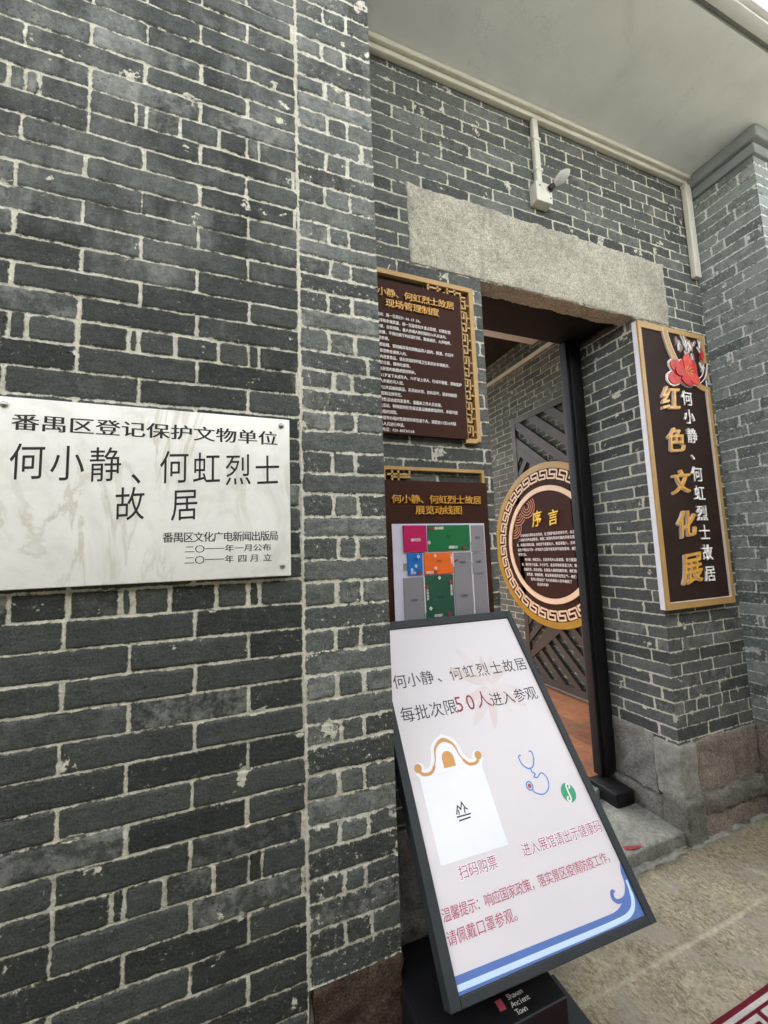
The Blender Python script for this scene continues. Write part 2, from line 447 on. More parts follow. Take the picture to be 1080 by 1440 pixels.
M['cement'] = stone_mat('cement_patch', (.22, .225, .21, 1), (.29, .29, .27, 1), (.34, .34, .31, 1), 150, 7, (.36, .35, .27, 1), .4, .25)
M['ledge'] = stone_mat('ledge_stone', (.075, .073, .062, 1), (.16, .155, .135, 1), (.27, .26, .235, 1), 220, 8, (.10, .10, .075, 1), .5, .6)
M['step'] = stone_mat('step_stone', (.15, .155, .145, 1), (.23, .235, .215, 1), (.31, .31, .28, 1), 170, 6, (.10, .10, .08, 1), .6, .35)
M['paving'] = None
M['plaster'] = plain('soffit_plaster', (.76, .80, .80, 1), .85, .2, .045, 4.5, .3, 160)
def plaster():
    t = NT('soffit_plaster')
    c = t.ramp(t.noise(4, 6, .6), [(.3, (.70, .745, .745, 1)), (.7, (.80, .845, .845, 1))])
    c = t.mix(t.math('MULTIPLY', t.step(t.noise(2.6, 7, .68, dist=.6), .56, .72), .28), c, (.52, .53, .49, 1))
    v = t.noise(2.2, 8, .72, dist=.4)
    cr_ = t.math('SUBTRACT', 1, t.math('MULTIPLY', t.math('ABSOLUTE', t.math('SUBTRACT', v, .5)), 320), clamp=True)
    c = t.mix(t.math('MULTIPLY', t.math('MULTIPLY', cr_, t.step(t.noise(1.7, 2), .52, .6)), .55), c, (.30, .31, .29, 1))
    t.bump(t.math('ADD', t.noise(120, 4, .65), t.math('MULTIPLY', t.noise(24, 3), .8)), .35, .003)
    return t.done(c, .88, .2)
M['plaster'] = plaster()
M['trim'] = plain('cream_trim', (.58, .57, .48, 1), .6, .35, .05, 14, .1, 200)
M['white_paint'] = plain('white_fascia', (.84, .86, .86, 1), .7, .3, .03, 6, .15, 150)
M['brown_paint'] = plain('brown_cornice', (.20, .14, .125, 1), .7, .3, .1, 8)
M['groove'] = plain('grey_groove', (.22, .24, .24, 1), .85, .2, .08, 9)
M['black_wood'] = plain('black_lacquered_wood', (.008, .008, .009, 1), .55, .3, .2, 30, .12, 90)
M['dark_wood'] = plain('dark_timber', (.03, .027, .022, 1), .7, .3, .2, 9, .3, 60)
M['tile_red'] = None
M['board_brown'] = plain('dark_brown_board', srgb(56, 30, 20), .62, .14, .05, 5, .04, 300)
M['board_black'] = plain('dark_umber_board', srgb(44, 30, 26), .62, .14, .05, 5, .04, 300)
M['gold'] = plain('gold_paint', srgb(170, 136, 78), .42, .5, .05, 8, .04, 260)
M['gold_deep'] = plain('deep_gold_paint', srgb(160, 122, 34), .38, .5, .06, 6, .04, 260)
M['cut_edge'] = plain('pale_cut_edge', srgb(214, 200, 190), .6, .3, .04)
M['letter_gold'] = plain('gold_letters', srgb(214, 158, 62), .32, .6, .08, 60)
M['letter_bright'] = plain('bright_gold_letters', srgb(240, 200, 60), .3, .6, .08, 60)
M['letter_white'] = plain('white_letters', srgb(232, 230, 228), .5, .4, .02)
M['letter_black'] = plain('black_paint_letters', (.014, .014, .016, 1), .55, .35, .2, 40)
M['letter_ink'] = plain('dark_ink', srgb(52, 48, 52), .5, .3, .05)
M['letter_red'] = plain('crimson_ink', srgb(146, 62, 76), .5, .3, .05)
M['letter_rose'] = plain('rose_ink', srgb(178, 78, 100), .5, .3, .05)
M['ring_cream'] = plain('cream_ring', srgb(222, 194, 164), .4, .45, .03)
M['white_board'] = plain('white_plastic', srgb(226, 226, 234), .4, .45, .02)
M['poster'] = plain('poster_print', srgb(222, 217, 221), .38, .45, .008, 3)
M['poster_white'] = plain('poster_white', srgb(238, 240, 248), .38, .45, .01)
M['poster_blush'] = plain('poster_blush', srgb(220, 211, 212), .38, .45, .02, 9)
M['poster_blush_deep'] = plain('poster_blush_deep', srgb(218, 205, 204), .38, .45, .03, 9)
M['blue'] = plain('print_blue', srgb(92, 122, 186), .4, .45, .02)
M['sky_blue'] = plain('print_light_blue', srgb(70, 140, 205), .4, .45, .02)
M['pale_blue'] = plain('print_pale_blue', srgb(205, 228, 248), .4, .45, .01)
M['orange'] = plain('print_ochre', srgb(206, 150, 80), .4, .45, .03)
M['green_badge'] = plain('print_green', srgb(52, 158, 116), .4, .45, .02)
M['stand_grey'] = plain('slate_grey_steel', srgb(50, 55, 58), .55, .25, .05, 10, .05, 300)
M['stand_black'] = plain('black_steel', (.010, .010, .012, 1), .4, .45, .15, 14, .05, 300)
M['map_magenta'] = plain('map_magenta', srgb(176, 12, 84), .4, .45, .02)
M['map_green'] = plain('map_green', srgb(14, 104, 58), .4, .45, .02)
M['map_deep_green'] = plain('map_deep_green', srgb(40, 84, 66), .4, .45, .02)
M['map_blue'] = plain('map_blue', srgb(18, 104, 184), .4, .45, .02)
M['map_orange'] = plain('map_orange', srgb(226, 104, 34), .4, .45, .02)
M['map_grey'] = plain('map_grey', srgb(134, 132, 138), .4, .45, .02)
M['map_sheet'] = plain('map_sheet', srgb(206, 204, 222), .38, .45, .01)
M['red_flower'] = plain('red_petal_paint', srgb(186, 36, 42), .4, .45, .22, 26)
M['red_flower_light'] = plain('light_red_petal', srgb(212, 72, 60), .4, .45, .2, 30)
M['scroll'] = plain('dusty_rose_scroll', srgb(186, 128, 104), .5, .3, .05)
M['taupe'] = plain('taupe_openwork', srgb(134, 118, 108), .5, .4, .08, 30)
M['lattice'] = plain('brown_grey_lattice', srgb(66, 58, 54), .5, .35, .08, 6, .05, 200)
M['steel'] = plain('steel_screw', (.35, .34, .32, 1), .35, .5, .1, 50, 0, 120, 1.0)
M['pvc'] = plain('cream_plastic', (.60, .60, .53, 1), .5, .4, .03, 12)
M['red_tape'] = plain('red_sticker', srgb(140, 58, 60), .5, .4, .1, 60)
M['rug_red'] = None

def marble():
    t = NT('white_marble')
    n1 = t.noise(5, 7, .68, dist=1.2)
    c = t.ramp(n1, [(.3, (.62, .62, .58, 1)), (.5, (.76, .76, .72, 1)), (.7, (.81, .81, .775, 1))])
    mp = t.n('ShaderNodeMapping'); mp.inputs['Rotation'].default_value = (0, R(28), 0); mp.inputs['Scale'].default_value = (1.0, 1, .28)
    t.l(t.pos(), mp.inputs[0])
    v = t.noise(7, 6, .6, mp.outputs[0], 1.6)
    vein = t.math('SUBTRACT', 1, t.math('MULTIPLY', t.math('ABSOLUTE', t.math('SUBTRACT', v, .5)), 26), clamp=True)
    vein = t.math('MULTIPLY', vein, t.step(t.noise(3.2, 3), .42, .66))
    c = t.mix(t.math('MULTIPLY', vein, .55), c, (.43, .38, .28, 1))
    c = t.mix(t.math('MULTIPLY', t.step(t.noise(14, 5, .7), .6, .78), .25), c, (.46, .45, .38, 1))
    t.bump(t.noise(160, 3), .06, .002)
    return t.done(c, t.math('ADD', .22, t.math('MULTIPLY', t.noise(22, 4), .25)), .45)
M['marble'] = marble()

def paving_mat():
    t = NT('granite_paving')
    mp = t.n('ShaderNodeMapping'); mp.inputs['Rotation'].default_value = (0, 0, R(38)); mp.inputs['Scale'].default_value = (1, .62, 1)
    t.l(t.pos(), mp.inputs[0]); v = mp.outputs[0]
    a = t.ramp(t.noise(105, 5, .72, v, .6), [(.30, (.070, .058, .038, 1)), (.43, (.20, .172, .118, 1)), (.56, (.325, .285, .205, 1)), (.72, (.51, .455, .345, 1))])
    b = t.ramp(t.noise(420, 3, .7), [(.3, (.7, .7, .68, 1)), (.7, (1.25, 1.25, 1.2, 1))])
    col = t.mix(.7, a, b, 'MULTIPLY')
    col = t.mix(.8, col, t.ramp(t.noise(4.5, 6, .68), [(.32, (.62, .63, .62, 1)), (.5, (.95, .95, .94, 1)), (.68, (1.25, 1.22, 1.14, 1))]), 'MULTIPLY')
    # worn grey patches and pale ochre scuffs
    col = t.mix(t.math('MULTIPLY', t.step(t.noise(6, 7, .72), .46, .62), .75), col, (.27, .25, .20, 1))
    col = t.mix(t.math('MULTIPLY', t.step(t.noise(5.3, 6, .72, dist=.8), .56, .70), .5), col, (.46, .42, .30, 1))
    col = t.mix(t.math('MULTIPLY', t.step(t.noise(9.5, 7, .75, dist=.5), .57, .72), .55), col, (.10, .088, .062, 1))
    col = t.mix(t.step(t.voro(38), .045, .03), col, (.75, .72, .60, 1))
    d = t.math('ADD', t.attr('sdf'), t.math('MULTIPLY', t.math('SUBTRACT', t.noise(26, 5, .65), .5), .026))
    jm = t.math('SUBTRACT', 1, t.step(d, -.002, .010))
    col = t.mix(t.math('MULTIPLY', jm, .75), col, t.ramp(t.noise(60, 4, .7), [(.3, (.26, .23, .16, 1)), (.7, (.52, .48, .36, 1))]))
    h = t.math('ADD', t.noise(105, 5, .72, v, .6), t.math('MULTIPLY', t.noise(300, 3, .7), .5))
    t.bump(h, .6, .006)
    return t.done(col, t.math('ADD', .5, t.math('MULTIPLY', t.noise(18, 5), .4)), .35)
M['paving'] = paving_mat()

def floor_tile_mat():
    t = NT('red_clay_tile')
    c = t.ramp(t.attr('rnd'), [(0, (.20, .085, .045, 1)), (.5, (.30, .12, .055, 1)), (1, (.36, .155, .075, 1))])
    c = t.mix(.8, c, t.ramp(t.noise(12, 6, .7), [(.3, (.55, .55, .55, 1)), (.7, (1.25, 1.2, 1.15, 1))]), 'MULTIPLY')
    j = t.step(t.math('ADD', t.attr('sdf'), t.math('MULTIPLY', t.math('SUBTRACT', t.noise(60, 3), .5), .006)), -.001, .002)
    c = t.mix(j, (.16, .13, .10, 1), c)
    t.bump(t.noise(90, 4), .3, .003)
    return t.done(c, .6, .35)
M['tile_red'] = floor_tile_mat()

def rug_mat(name, col):
    t = NT(name)
    wv = t.n('ShaderNodeTexWave'); wv.inputs['Scale'].default_value = 150; wv.inputs['Distortion'].default_value = 2
    t.l(t.pos(), wv.inputs[0])
    c1 = tuple(x * .6 for x in col[:3]) + (1,); c2 = tuple(x * 1.3 for x in col[:3]) + (1,)
    c = t.ramp(t.noise(420, 3, .7), [(.25, c1), (.75, c2)])
    c = t.mix(.5, c, t.ramp(t.noise(9, 5, .7), [(.3, (.75, .75, .75, 1)), (.7, (1.2, 1.2, 1.2, 1))]), 'MULTIPLY')
    t.bump(t.math('ADD', t.noise(500, 2), t.math('MULTIPLY', wv.outputs['Fac'], .4)), .8, .004)
    return t.done(c, .95, .1)
M['rug_red'] = rug_mat('maroon_pile', srgb(112, 32, 48))
M['rug_white'] = rug_mat('cream_pile', srgb(210, 200, 196))

def glass():
    t = NT('bulb_glass'); t.b.inputs['Transmission Weight'].default_value = .55; t.b.inputs['IOR'].default_value = 1.12
    return t.done((.85, .86, .82, 1), .12, .6)
M['glass'] = glass()

# ------------------------------------------------------------------ ground
YW, YP, YS, YB = 1.10, 1.10, 1.18, 1.52       # front wall, pier, side-wall front, recessed wall
XP0, XP1, XJ0, XJ1, XR, XI = .18, .425, 1.12, 2.165, 2.80, 2.93
ZC, ZL0, ZL1 = 3.84, 2.79, 3.18

def ground():
    us = np.concatenate([np.array([-40, -15, -6, -3, -1.5]), np.arange(-1., .35, .05), np.arange(.35, 3.3, .008), np.arange(3.4, 5, .1), np.array([7, 15, 40])])
    vs = np.concatenate([np.array([-40, -15, -6, -3, -1.]), np.arange(-.6, .7, .05), np.arange(.7, 1.62, .008), np.array([1.8, 2.2])])
    nz = Noise(21); U, V = np.meshgrid(us, vs, indexing='ij')
    bed = np.array([-41, -3.2, -2.4, -1.6, -.75, .02, .62, 1.175, 1.62, 5])
    row = np.clip(np.searchsorted(bed, V + .012 * nz.fbm(U, V, 2.2, 3)) - 1, 0, len(bed) - 2)
    sdf = np.ones(U.shape)
    for k in range(len(bed) - 1):
        m = row == k; J = np.array([-41] + [(-6 + i * 1.7 + .8 * hashf(np.array(float(i)), k, 2)) for i in range(9)] + [41])
        if k >= 6: J = np.array([-41, -.9, .9 if k == 7 else .3, 3.1, 41])
        u = U[m]; v = V[m] + .012 * nz.fbm(u, v0 if False else V[m], 2.2, 3)
        b = np.clip(np.searchsorted(J, u) - 1, 0, len(J) - 2)
        sdf[m] = np.minimum(np.minimum(u - J[b], J[b + 1] - u), np.minimum(v - bed[k], bed[k + 1] - v)) - .004
    near = (np.abs(U) < 5) & (np.abs(V) < 3)
    H = np.where(near, .003 * nz.fbm(U, V, 4, 4) + .0012 * nz.fbm(U, V, 30, 3), 0) - .003 * np.exp(-np.maximum(sdf, 0) / .01)
    me = grid_mesh('ground', Frame((0, 0, -.004), (1, 0, 0), (0, 1, 0)), us, vs, H, (), {'sdf': sdf})
    tag(link('ground', me, M['paving']), kind='structure')
ground()

# ------------------------------------------------------------------ the house
house = thing('brick_house', (1.5, 1.5, 0), 'old grey brick house with pale pointing and a recessed granite doorway', 'house')
ar = np.arange

# front wall (plane y = 1.10): courses and joints as they lie in the photograph
FW = Frame((0, YW, 0), (1, 0, 0), (0, 0, 1))
bedF = [1.372 - .065 * k for k in range(24, 0, -1)] + [1.372 + .06395 * k for k in range(0, 10)] + [1.372 + .6395 + .0628 * k for k in range(0, 40)]
def jF(k):
    n = k - 24
    if n % 10 == 0:
        c = [-.474, -.444, -.343, -.240, -.215, -.136, -.034, .040, .070]
        return c + [x - .575 for x in c] + [x - 1.15 for x in c] + [x - 1.725 for x in c]
    o = -.085 if n % 2 else .040
    return [o - .258 * i for i in range(-1, 14)]
us = np.concatenate([ar(-2.6, -.66, .014), ar(-.66, XP0 - .001, .003), [XP0]])
vs = np.concatenate([ar(-.03, .3, .012), ar(.3, 3.42, .003), ar(3.42, 4.7, .014)])
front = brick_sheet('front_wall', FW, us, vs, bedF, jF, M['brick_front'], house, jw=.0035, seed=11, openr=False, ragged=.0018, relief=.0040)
bm = bmesh.new()
rough_box('', -2.6, XP0 - .004, YW + .02, YW + .35, -.02, 4.7, None, bm_in=bm, res=1.0)
mesh_from_bm('wall_core', bm, M['cement'], front)

# pier beside the recess
zP = [.441, .506, .563, .628, .683, .75, .807, .867, .929, 1.0, 1.055, 1.113, 1.177, 1.237, 1.297, 1.357, 1.422, 1.482, 1.544, 1.601, 1.665, 1.725, 1.787, 1.85, 1.907, 1.971, 2.028, 2.085, 2.152, 2.211, 2.269, 2.323, 2.378, 2.432, 2.49, 2.552, 2.616, 2.674, 2.739, 2.805, 2.868, 2.926, 2.984, 3.06, 3.122, 3.196]
zP = zP + [3.196 + .0608 * i for i in range(1, 26)]
def jP(k):
    if k % 2 == 0: return [.385] if k in (26, 38) else []
    return [.271 + .006 * math.sin(k * 2.3), .341 + .005 * math.sin(k * 1.7)]
us = np.concatenate([ar(XP0, XP1 - .001, .003), [XP1]])
vs = np.concatenate([ar(.441, 3.44, .003), ar(3.44, 4.7, .014)])
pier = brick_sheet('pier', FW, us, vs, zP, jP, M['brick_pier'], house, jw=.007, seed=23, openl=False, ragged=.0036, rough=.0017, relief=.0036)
us = np.concatenate([ar(0, YB - YP - .001, .008), [YB - YP]])
brick_sheet('pier_return', Frame((XP1, YP, 0), (0, 1, 0), (0, 0, 1)), us, ar(.441, 3.84, .008), zP, lambda k: [.12] if k % 2 else [.27], M['brick_pier'], house, jw=.009, seed=24)
bm = bmesh.new()
rough_box('', XP0 + .004, XP1 - .012, YW + .02, YB - .02, .3, 4.7, None, bm_in=bm, res=1.0)
mesh_from_bm('pier_core', bm, M['cement'], pier)
rough_box('pier_base_stone', XP0 + .006, XP1 + .003, YP - .004, YB + .02, -.03, .445, M['brown_stone'], house, .014, .016, .012, 5, 7)

# recessed wall around the doorway
FB = Frame((0, YB, 0), (1, 0, 0), (0, 0, 1))
bedB = sorted([ZL1 - .0646 * i for i in range(0, 44)] + [ZL1 + .0646 * i for i in range(1, 12)])
def jB(k):
    o = .43 + (.13 if k % 2 else 0) + .018 * math.sin(k * 1.9)
    base = [o + .262 * i for i in range(-1, 12)]
    if k % 9 == 3: base = [x for x in base if not 2.2 < x < 2.7] + [2.24, 2.34, 2.44, 2.55, 2.62]
    return base
us = np.concatenate([ar(XP1 - .004, XR - .001, .005), [XR]])
us = np.sort(np.unique(np.concatenate([us[(abs(us - XJ0) > .003) & (abs(us - XJ1) > .003) & (abs(us - .752) > .003) & (abs(us - 2.45) > .003)], [XJ0, XJ1, .752, 2.45]])))
vs = ar(.45, ZC + .02, .005); vs = np.sort(np.unique(np.concatenate([vs[(abs(vs - ZL0) > .003) & (abs(vs - ZL1) > .003)], [ZL0, ZL1]])))
brick_sheet('porch_wall', FB, us, vs, bedB, jB, M['brick_porch'], house, holes=[(XJ0, XJ1, 0, ZL0), (.752, 2.45, ZL0 + .026, ZL1)], jw=.0058, seed=31)
# door jambs
us = np.concatenate([ar(0, .399, .004), [.40]]); vs = np.concatenate([ar(.447, ZL0 + .06, .004)])
def jJ(k): return [(.105, .29)[k % 2] + .012 * math.sin(k * 2.1)] + ([.335] if k % 4 == 0 else []) + ([.39 - .33] if k % 5 == 1 else [])
brick_sheet('door_jamb', Frame((XJ1, YB + .40, 0), (0, -1, 0), (0, 0, 1)), us, vs, bedB, jJ, M['brick_porch'], house, jw=.008, seed=33, ragged=.003)
brick_sheet('door_jamb', Frame((XJ0, YB, 0), (0, 1, 0), (0, 0, 1)), ar(0, .401, .01), ar(.0, ZL0 + .06, .01), bedB, jJ, M['brick_porch'], house, jw=.008, seed=34)
# side wall of the recess and its street face
bedS = [z + .02 for z in bedB] + [3.97, 4.03]
def jS(k): return [(.10, .24, .17)[k % 3] + .02 * math.sin(k * 3.1)] + ([.03 + .05] if k % 7 == 2 else [])
us = np.concatenate([ar(0, YB - YS - .001, .004), [YB - YS]])
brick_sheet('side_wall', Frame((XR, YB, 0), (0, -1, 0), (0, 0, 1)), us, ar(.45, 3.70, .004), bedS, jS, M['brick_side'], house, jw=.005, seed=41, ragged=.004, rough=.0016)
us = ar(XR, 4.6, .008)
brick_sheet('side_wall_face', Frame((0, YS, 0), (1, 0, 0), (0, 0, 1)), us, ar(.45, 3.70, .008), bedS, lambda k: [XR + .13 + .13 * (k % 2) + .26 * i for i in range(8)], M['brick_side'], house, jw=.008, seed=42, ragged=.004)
bm = bmesh.new()
rough_box('', XR + .014, 4.6, YS + .014, YB + .03, -.02, 3.7, None, bm_in=bm, res=1)
mesh_from_bm('side_wall_core', bm, M['cement'], house)
# corbelled grey cap of the side wall
bm = bmesh.new()
rough_box('', XR - .02, 4.6, YS - .02, YB - .002, 3.70, 3.765, None, bm_in=bm, res=.06, amp=.004, rad=.008, seed=6)
rough_box('', XR - .05, 4.6, YS - .05, YB - .002, 3.765, ZC - .002, None, bm_in=bm, res=.06, amp=.004, rad=.012, seed=7)
mesh_from_bm('corbel', bm, M['groove'], house, True)

# granite lintel
lin = rough_box('lintel', .745, 2.456, YB - .006, YB + .10, ZL0 + .002, ZL1 + .006, M['granite'], house, .012, .010, .009, 9, 16)
tag(lin, 'pale speckled granite lintel')
rough_box('jamb_head', XJ1 - .001, XJ1 + .03, YB + .1, YB + .4, ZL0 + .03, ZL0 + .09, M['dark_wood'], house, .1)
# base stones and ledge on the right of the doorway
rough_box('base_stone', XJ1 + .115, XR + .004, YB - .010, YB + .08, .19, .455, M['red_granite'], house, .014, .012, .010, 12, 8)
tag(rough_box('base_stone', XJ1 - .012, XJ1 + .118, YB - .014, YB + .135, .165, .452, M['cement'], house, .014, .008, .014, 13, 8), 'smooth grey cement corner block')
rough_box('base_stone', XJ1 - .006, XJ1 + .10, YB + .132, YB + .42, .15, .462, M['grey_stone'], house, .014, .014, .012, 14, 9)
rough_box('base_stone', XR - .006, XR + .12, YS - .006, YB - .012, .19, .462, M['red_granite'], house, .014, .012, .010, 15, 8)
rough_box('base_stone', XR + .118, 4.6, YS - .008, YS + .09, .19, .458, M['grey_stone'], house, .03, .012, .010, 16, 8)
bm = bmesh.new()
rough_box('', XJ1 - .045, XJ1 + .10, YB - .048, YB + .10, -.02, .198, None, bm_in=bm, res=.016, amp=.014, rad=.022, seed=17, fscale=7)
rough_box('', XJ1 - .038, XJ1 + .05, YB + .09, YB + .40, -.02, .155, None, bm_in=bm, res=.016, amp=.014, rad=.020, seed=18, fscale=7)
rough_box('', XJ1 + .09, XR - .03, YB - .050, YB + .02, .10, .208, None, bm_in=bm, res=.016, amp=.018, rad=.026, seed=19, fscale=8)
rough_box('', XR - .05, XR + .1, YS - .05, YB - .03, .105, .212, None, bm_in=bm, res=.016, amp=.018, rad=.024, seed=20, fscale=8)
rough_box('', XR + .09, 4.6, YS - .05, YS + .05, .105, .21, None, bm_in=bm, res=.03, amp=.018, rad=.024, seed=22, fscale=8)
mesh_from_bm('base_ledge', bm, M['ledge'], house, True)
bm = bmesh.new()
rough_box('', XJ1 + .10, XR - .02, YB - .034, YB + .02, -.02, .112, None, bm_in=bm, res=.016, amp=.010, rad=.010, seed=25)
rough_box('', XR - .034, XR + .09, YS - .034, YB - .02, -.02, .115, None, bm_in=bm, res=.016, amp=.010, rad=.010, seed=26)
rough_box('', XR + .09, 4.6, YS - .034, YS + .05, -.02, .115, None, bm_in=bm, res=.03, amp=.010, rad=.010, seed=27)
mesh_from_bm('plinth', bm, M['red_granite'], house, True)
# base stones on the left of the doorway, behind the poster stand
rough_box('base_stone', XP1 + .002, XJ0 + .004, YB - .010, YB + .08, .15, .452, M['grey_stone'], house, .02, .012, .010, 28, 8)
rough_box('base_ledge', XP1 + .004, XJ0 + .04, YB - .05, YB + .03, -.02, .165, M['ledge'], house, .018, .016, .022, 29, 8)

# pale pointing between the paving and the foot of the wall
rough_box('pointing', XJ0 + .05, XR + .02, YB - .050, YB - .02, -.02, .004, M['cement'], house, .012, .020, .004, 63, 18)
rough_box('pointing', XR - .055, 4.4, YS - .050, YS - .03, -.02, .004, M['cement'], house, .02, .016, .004, 64, 18)
# doorstep
rough_box('doorstep', XJ0 + .05, XJ1 + .030, YB - .012, YB + .36, -.02, .053, M['step'], house, .012, .008, .009, 30, 9)

# black lacquered door frame behind the brick jambs
fr = rough_box('door_frame', XJ0, XJ1 - .002, 1.62, 1.96, ZL0 + .05, 3.2, M['black_wood'], house, .2, 0, .006)
bm = bmesh.new()
rough_box('', 2.07, XJ1 - .002, 1.905, 1.98, .14, ZL0 + .05, None, bm_in=bm, res=.2, rad=.005)
rough_box('', 2.045, 2.068, 1.915, 1.97, .14, ZL0 + .05, None, bm_in=bm, res=.2, rad=.003)
mesh_from_bm('post', bm, M['black_wood'], fr, True)
rough_box('post', XJ0 + .002, XJ0 + .09, 1.905, 1.98, .14, ZL0 + .05, M['black_wood'], fr, .2, 0, .005)
rough_box('threshold_block', 1.985, XJ1 - .044, 1.770, 1.955, .045, .128, M['black_wood'], fr, .03, .004, .007, 31)
rough_box('threshold_block', XJ0 + .044, 1.30, 1.765, 1.955, .045, .145, M['black_wood'], fr, .05, .002, .008, 32)

# eave over the recess: flat plastered soffit, trim, fascia, stepped cornice
eave = rough_box('eave', XP1 - .0, 4.8, .915, YB + .1, ZC, ZC + .10, M['plaster'], house, .10, .0016, .004, 33, 3)
rough_box('eave_groove', XP1 + .0, 4.8, .895, .914, ZC + .016, ZC + .1, M['groove'], eave, .2)
rough_box('eave_strip', XP1 + .0, 4.8, .846, .894, ZC - .003, ZC + .09, M['plaster'], eave, .1, .0016, .004, 34, 3)
rough_box('fascia', XP1 + .0, 4.8, .822, .845, ZC + .002, ZC + .075, M['white_paint'], eave, .1, .002, .003, 35)
rough_box('cornice', XP1 + .0, 4.8, .775, .843, ZC + .077, ZC + .125, M['brown_paint'], eave, .1, .003, .004, 36)
rough_box('cornice', XP1 + .0, 4.8, .735, .84, ZC + .128, ZC + .19, M['white_paint'], eave, .1, .003, .004, 37)
rough_box('cornice', XP1 + .0, 4.8, .69, .84, ZC + .193, ZC + .25, M['brown_paint'], eave, .1, .003, .004, 38)
bm = bmesh.new()
rough_box('', XP1 + .004, XR - .055, YB - .030, YB - .001, ZC - .052, ZC - .002, None, bm_in=bm, res=.2, rad=.004)
rough_box('', XP1 + .004, XR - .052, YB - .052, YB - .031, ZC - .030, ZC - .003, None, bm_in=bm, res=.2, rad=.004)
mesh_from_bm('cornice_trim', bm, M['trim'], house, True)
# roof slab over the front and the room behind
bm = bmesh.new()
rough_box('', .5, 3.3, YB + .11, 5.4, 3.72, 3.9, None, bm_in=bm, res=1)
rough_box('', .3, 4.8, .95, 4.1, 4.72, 4.9, None, bm_in=bm, res=1)
rough_box('', XP1 + .02, 4.8, YB + .12, YB + .3, 3.9, 4.72, None, bm_in=bm, res=1)
mesh_from_bm('roof', bm, M['dark_wood'], house)

# ------------------------------------------------------------------ the room behind the door
FI = Frame((XI, 0, 0), (0, -1, 0), (0, 0, 1))
bedI = [.15 + .0646 * i for i in range(0, 66)]
brick_sheet('inner_wall', FI, ar(-7.0, -1.60, .010), ar(.10, 3.74, .008), bedI, lambda k: [-7 + .13 * (k % 2) + .262 * i + .01 * math.sin(k) for i in range(24)], M['brick_inside'], house, jw=.008, seed=51)
bm = bmesh.new()
rough_box('', XI - .03, XI - .001, 2.0, 6.9, 3.46, 3.50, None, bm_in=bm, res=.3, rad=.004)
mesh_from_bm('wall_rail', bm, M['trim'], house, True)
bm = bmesh.new()
rough_box('', -4, XI, 9.0, 9.2, -.02, 3.0, None, bm_in=bm, res=1)
rough_box('', XP1 - .02, XJ0 - .005, YB + .02, YB + .4, -.02, 3.72, None, bm_in=bm, res=1)
rough_box('', XJ1 + .03, XR - .02, YB + .085, YB + .42, -.02, 3.72, None, bm_in=bm, res=1)
rough_box('', .745, 2.456, YB + .105, YB + .4, ZL0 + .42, 3.72, None, bm_in=bm, res=1)
mesh_from_bm('wall_core', bm, M['cement'], house)
rough_box('ceiling_panel', 2.2, XI - .002, 2.86, 3.16, 3.60, 3.64, M['plaster'], house, .2)
rough_box('ceiling_beam', .6, XI - .002, 2.0, 2.2, 3.42, 3.6, M['black_wood'], house, .3)
nzf = Noise(61)
us = ar(.3, XI, .012); vs = ar(1.955, 5.0, .012)
U, V = np.meshgrid(us, vs, indexing='ij'); Ur = (U + V * .0); k = np.floor(V / .42); xx = U + .21 * (k % 2)
sd = np.minimum(np.minimum(xx % .42, .42 - xx % .42), np.minimum(V % .42, .42 - V % .42)) - .004
me = grid_mesh('indoor_floor', Frame((0, 0, .13), (1, 0, 0), (0, 1, 0)), us, vs, .002 * nzf.fbm(U, V, 9, 3) - .004 * np.exp(-np.maximum(sd, 0) / .005), (), {'sdf': sd, 'rnd': hashf(np.floor(xx / .42), k, 4)})
tag(link('indoor_floor', me, M['tile_red']), kind='structure')
rough_box('inner_sill', XJ0 + .05, XJ1 + .3, YB + .365, 2.05, -.02, .10, M['step'], house, .02, .010, .010, 62, 9)

# ------------------------------------------------------------------ unseen house across the lane, added and toned to bounce and block light
opp = thing('unseen_opposite_house', (1.0, -1.8, 0), 'unseen house across the lane, added to bounce and block light', 'house')
bm = bmesh.new()
rough_box('', -9, 11, -2.0, -1.45, 3.2, 4.4, None, bm_in=bm, res=1)
mesh_from_bm('wall', bm, M['white_paint'], opp)  # white upper wall added as a reflector for the soffit and recess
rough_box('shading_wall', -9, 11, -2.0, -1.43, -.02, 3.199, M['dark_wood'], opp, 1)  # dark lower wall added to keep light off the foot of the brick wall
rough_box('roof', -9.2, 11.2, -3.4, -1.40, 4.41, 4.58, M['dark_wood'], opp, 1)
bm = bmesh.new()
rough_box('', 5.2, 6.1, -1.429, -1.41, .05, 2.3, None, bm_in=bm, res=1)
mesh_from_bm('door', bm, M['dark_wood'], opp)
for x_ in (-3.2, 2.6): rough_box('window', x_, x_ + .9, -1.429, -1.412, 1.4, 2.5, M['black_wood'], opp, 1)

# ------------------------------------------------------------------ marble plaque
plq = thing('marble_plaque', (-.162, YW, 1.44), 'white marble heritage plaque with black engraved writing screwed to brick wall', 'plaque')
rough_box('slab', -.478, .146, YW - .024, YW - .002, 1.447, 1.865, M['marble'], plq, .1, 0, .0025)
FQ = Frame((0, YW - .024, 0), (1, 0, 0), (0, 0, 1))
L1 = '番禺区登记保护文物单位'
its = [(c, -.423 + .0513 * i, 1.809, .047, .037) for i, c in enumerate(L1)]
lettering('lettering', FQ, its, M['letter_black'], plq, off=.02, d=.0004, song=True)
its = [(c, x, 1.721 if c != '、' else 1.716, .061, .080) for c, x in zip('何小静、何虹烈士', (-.416, -.344, -.272, -.190, -.130, -.058, .016, .088))]
lettering('lettering', FQ, its, M['letter_black'], plq, d=.0004, rise=.07)
its = [('故', -.221, 1.630, .058, .078), ('居', -.106, 1.630, .058, .078)]
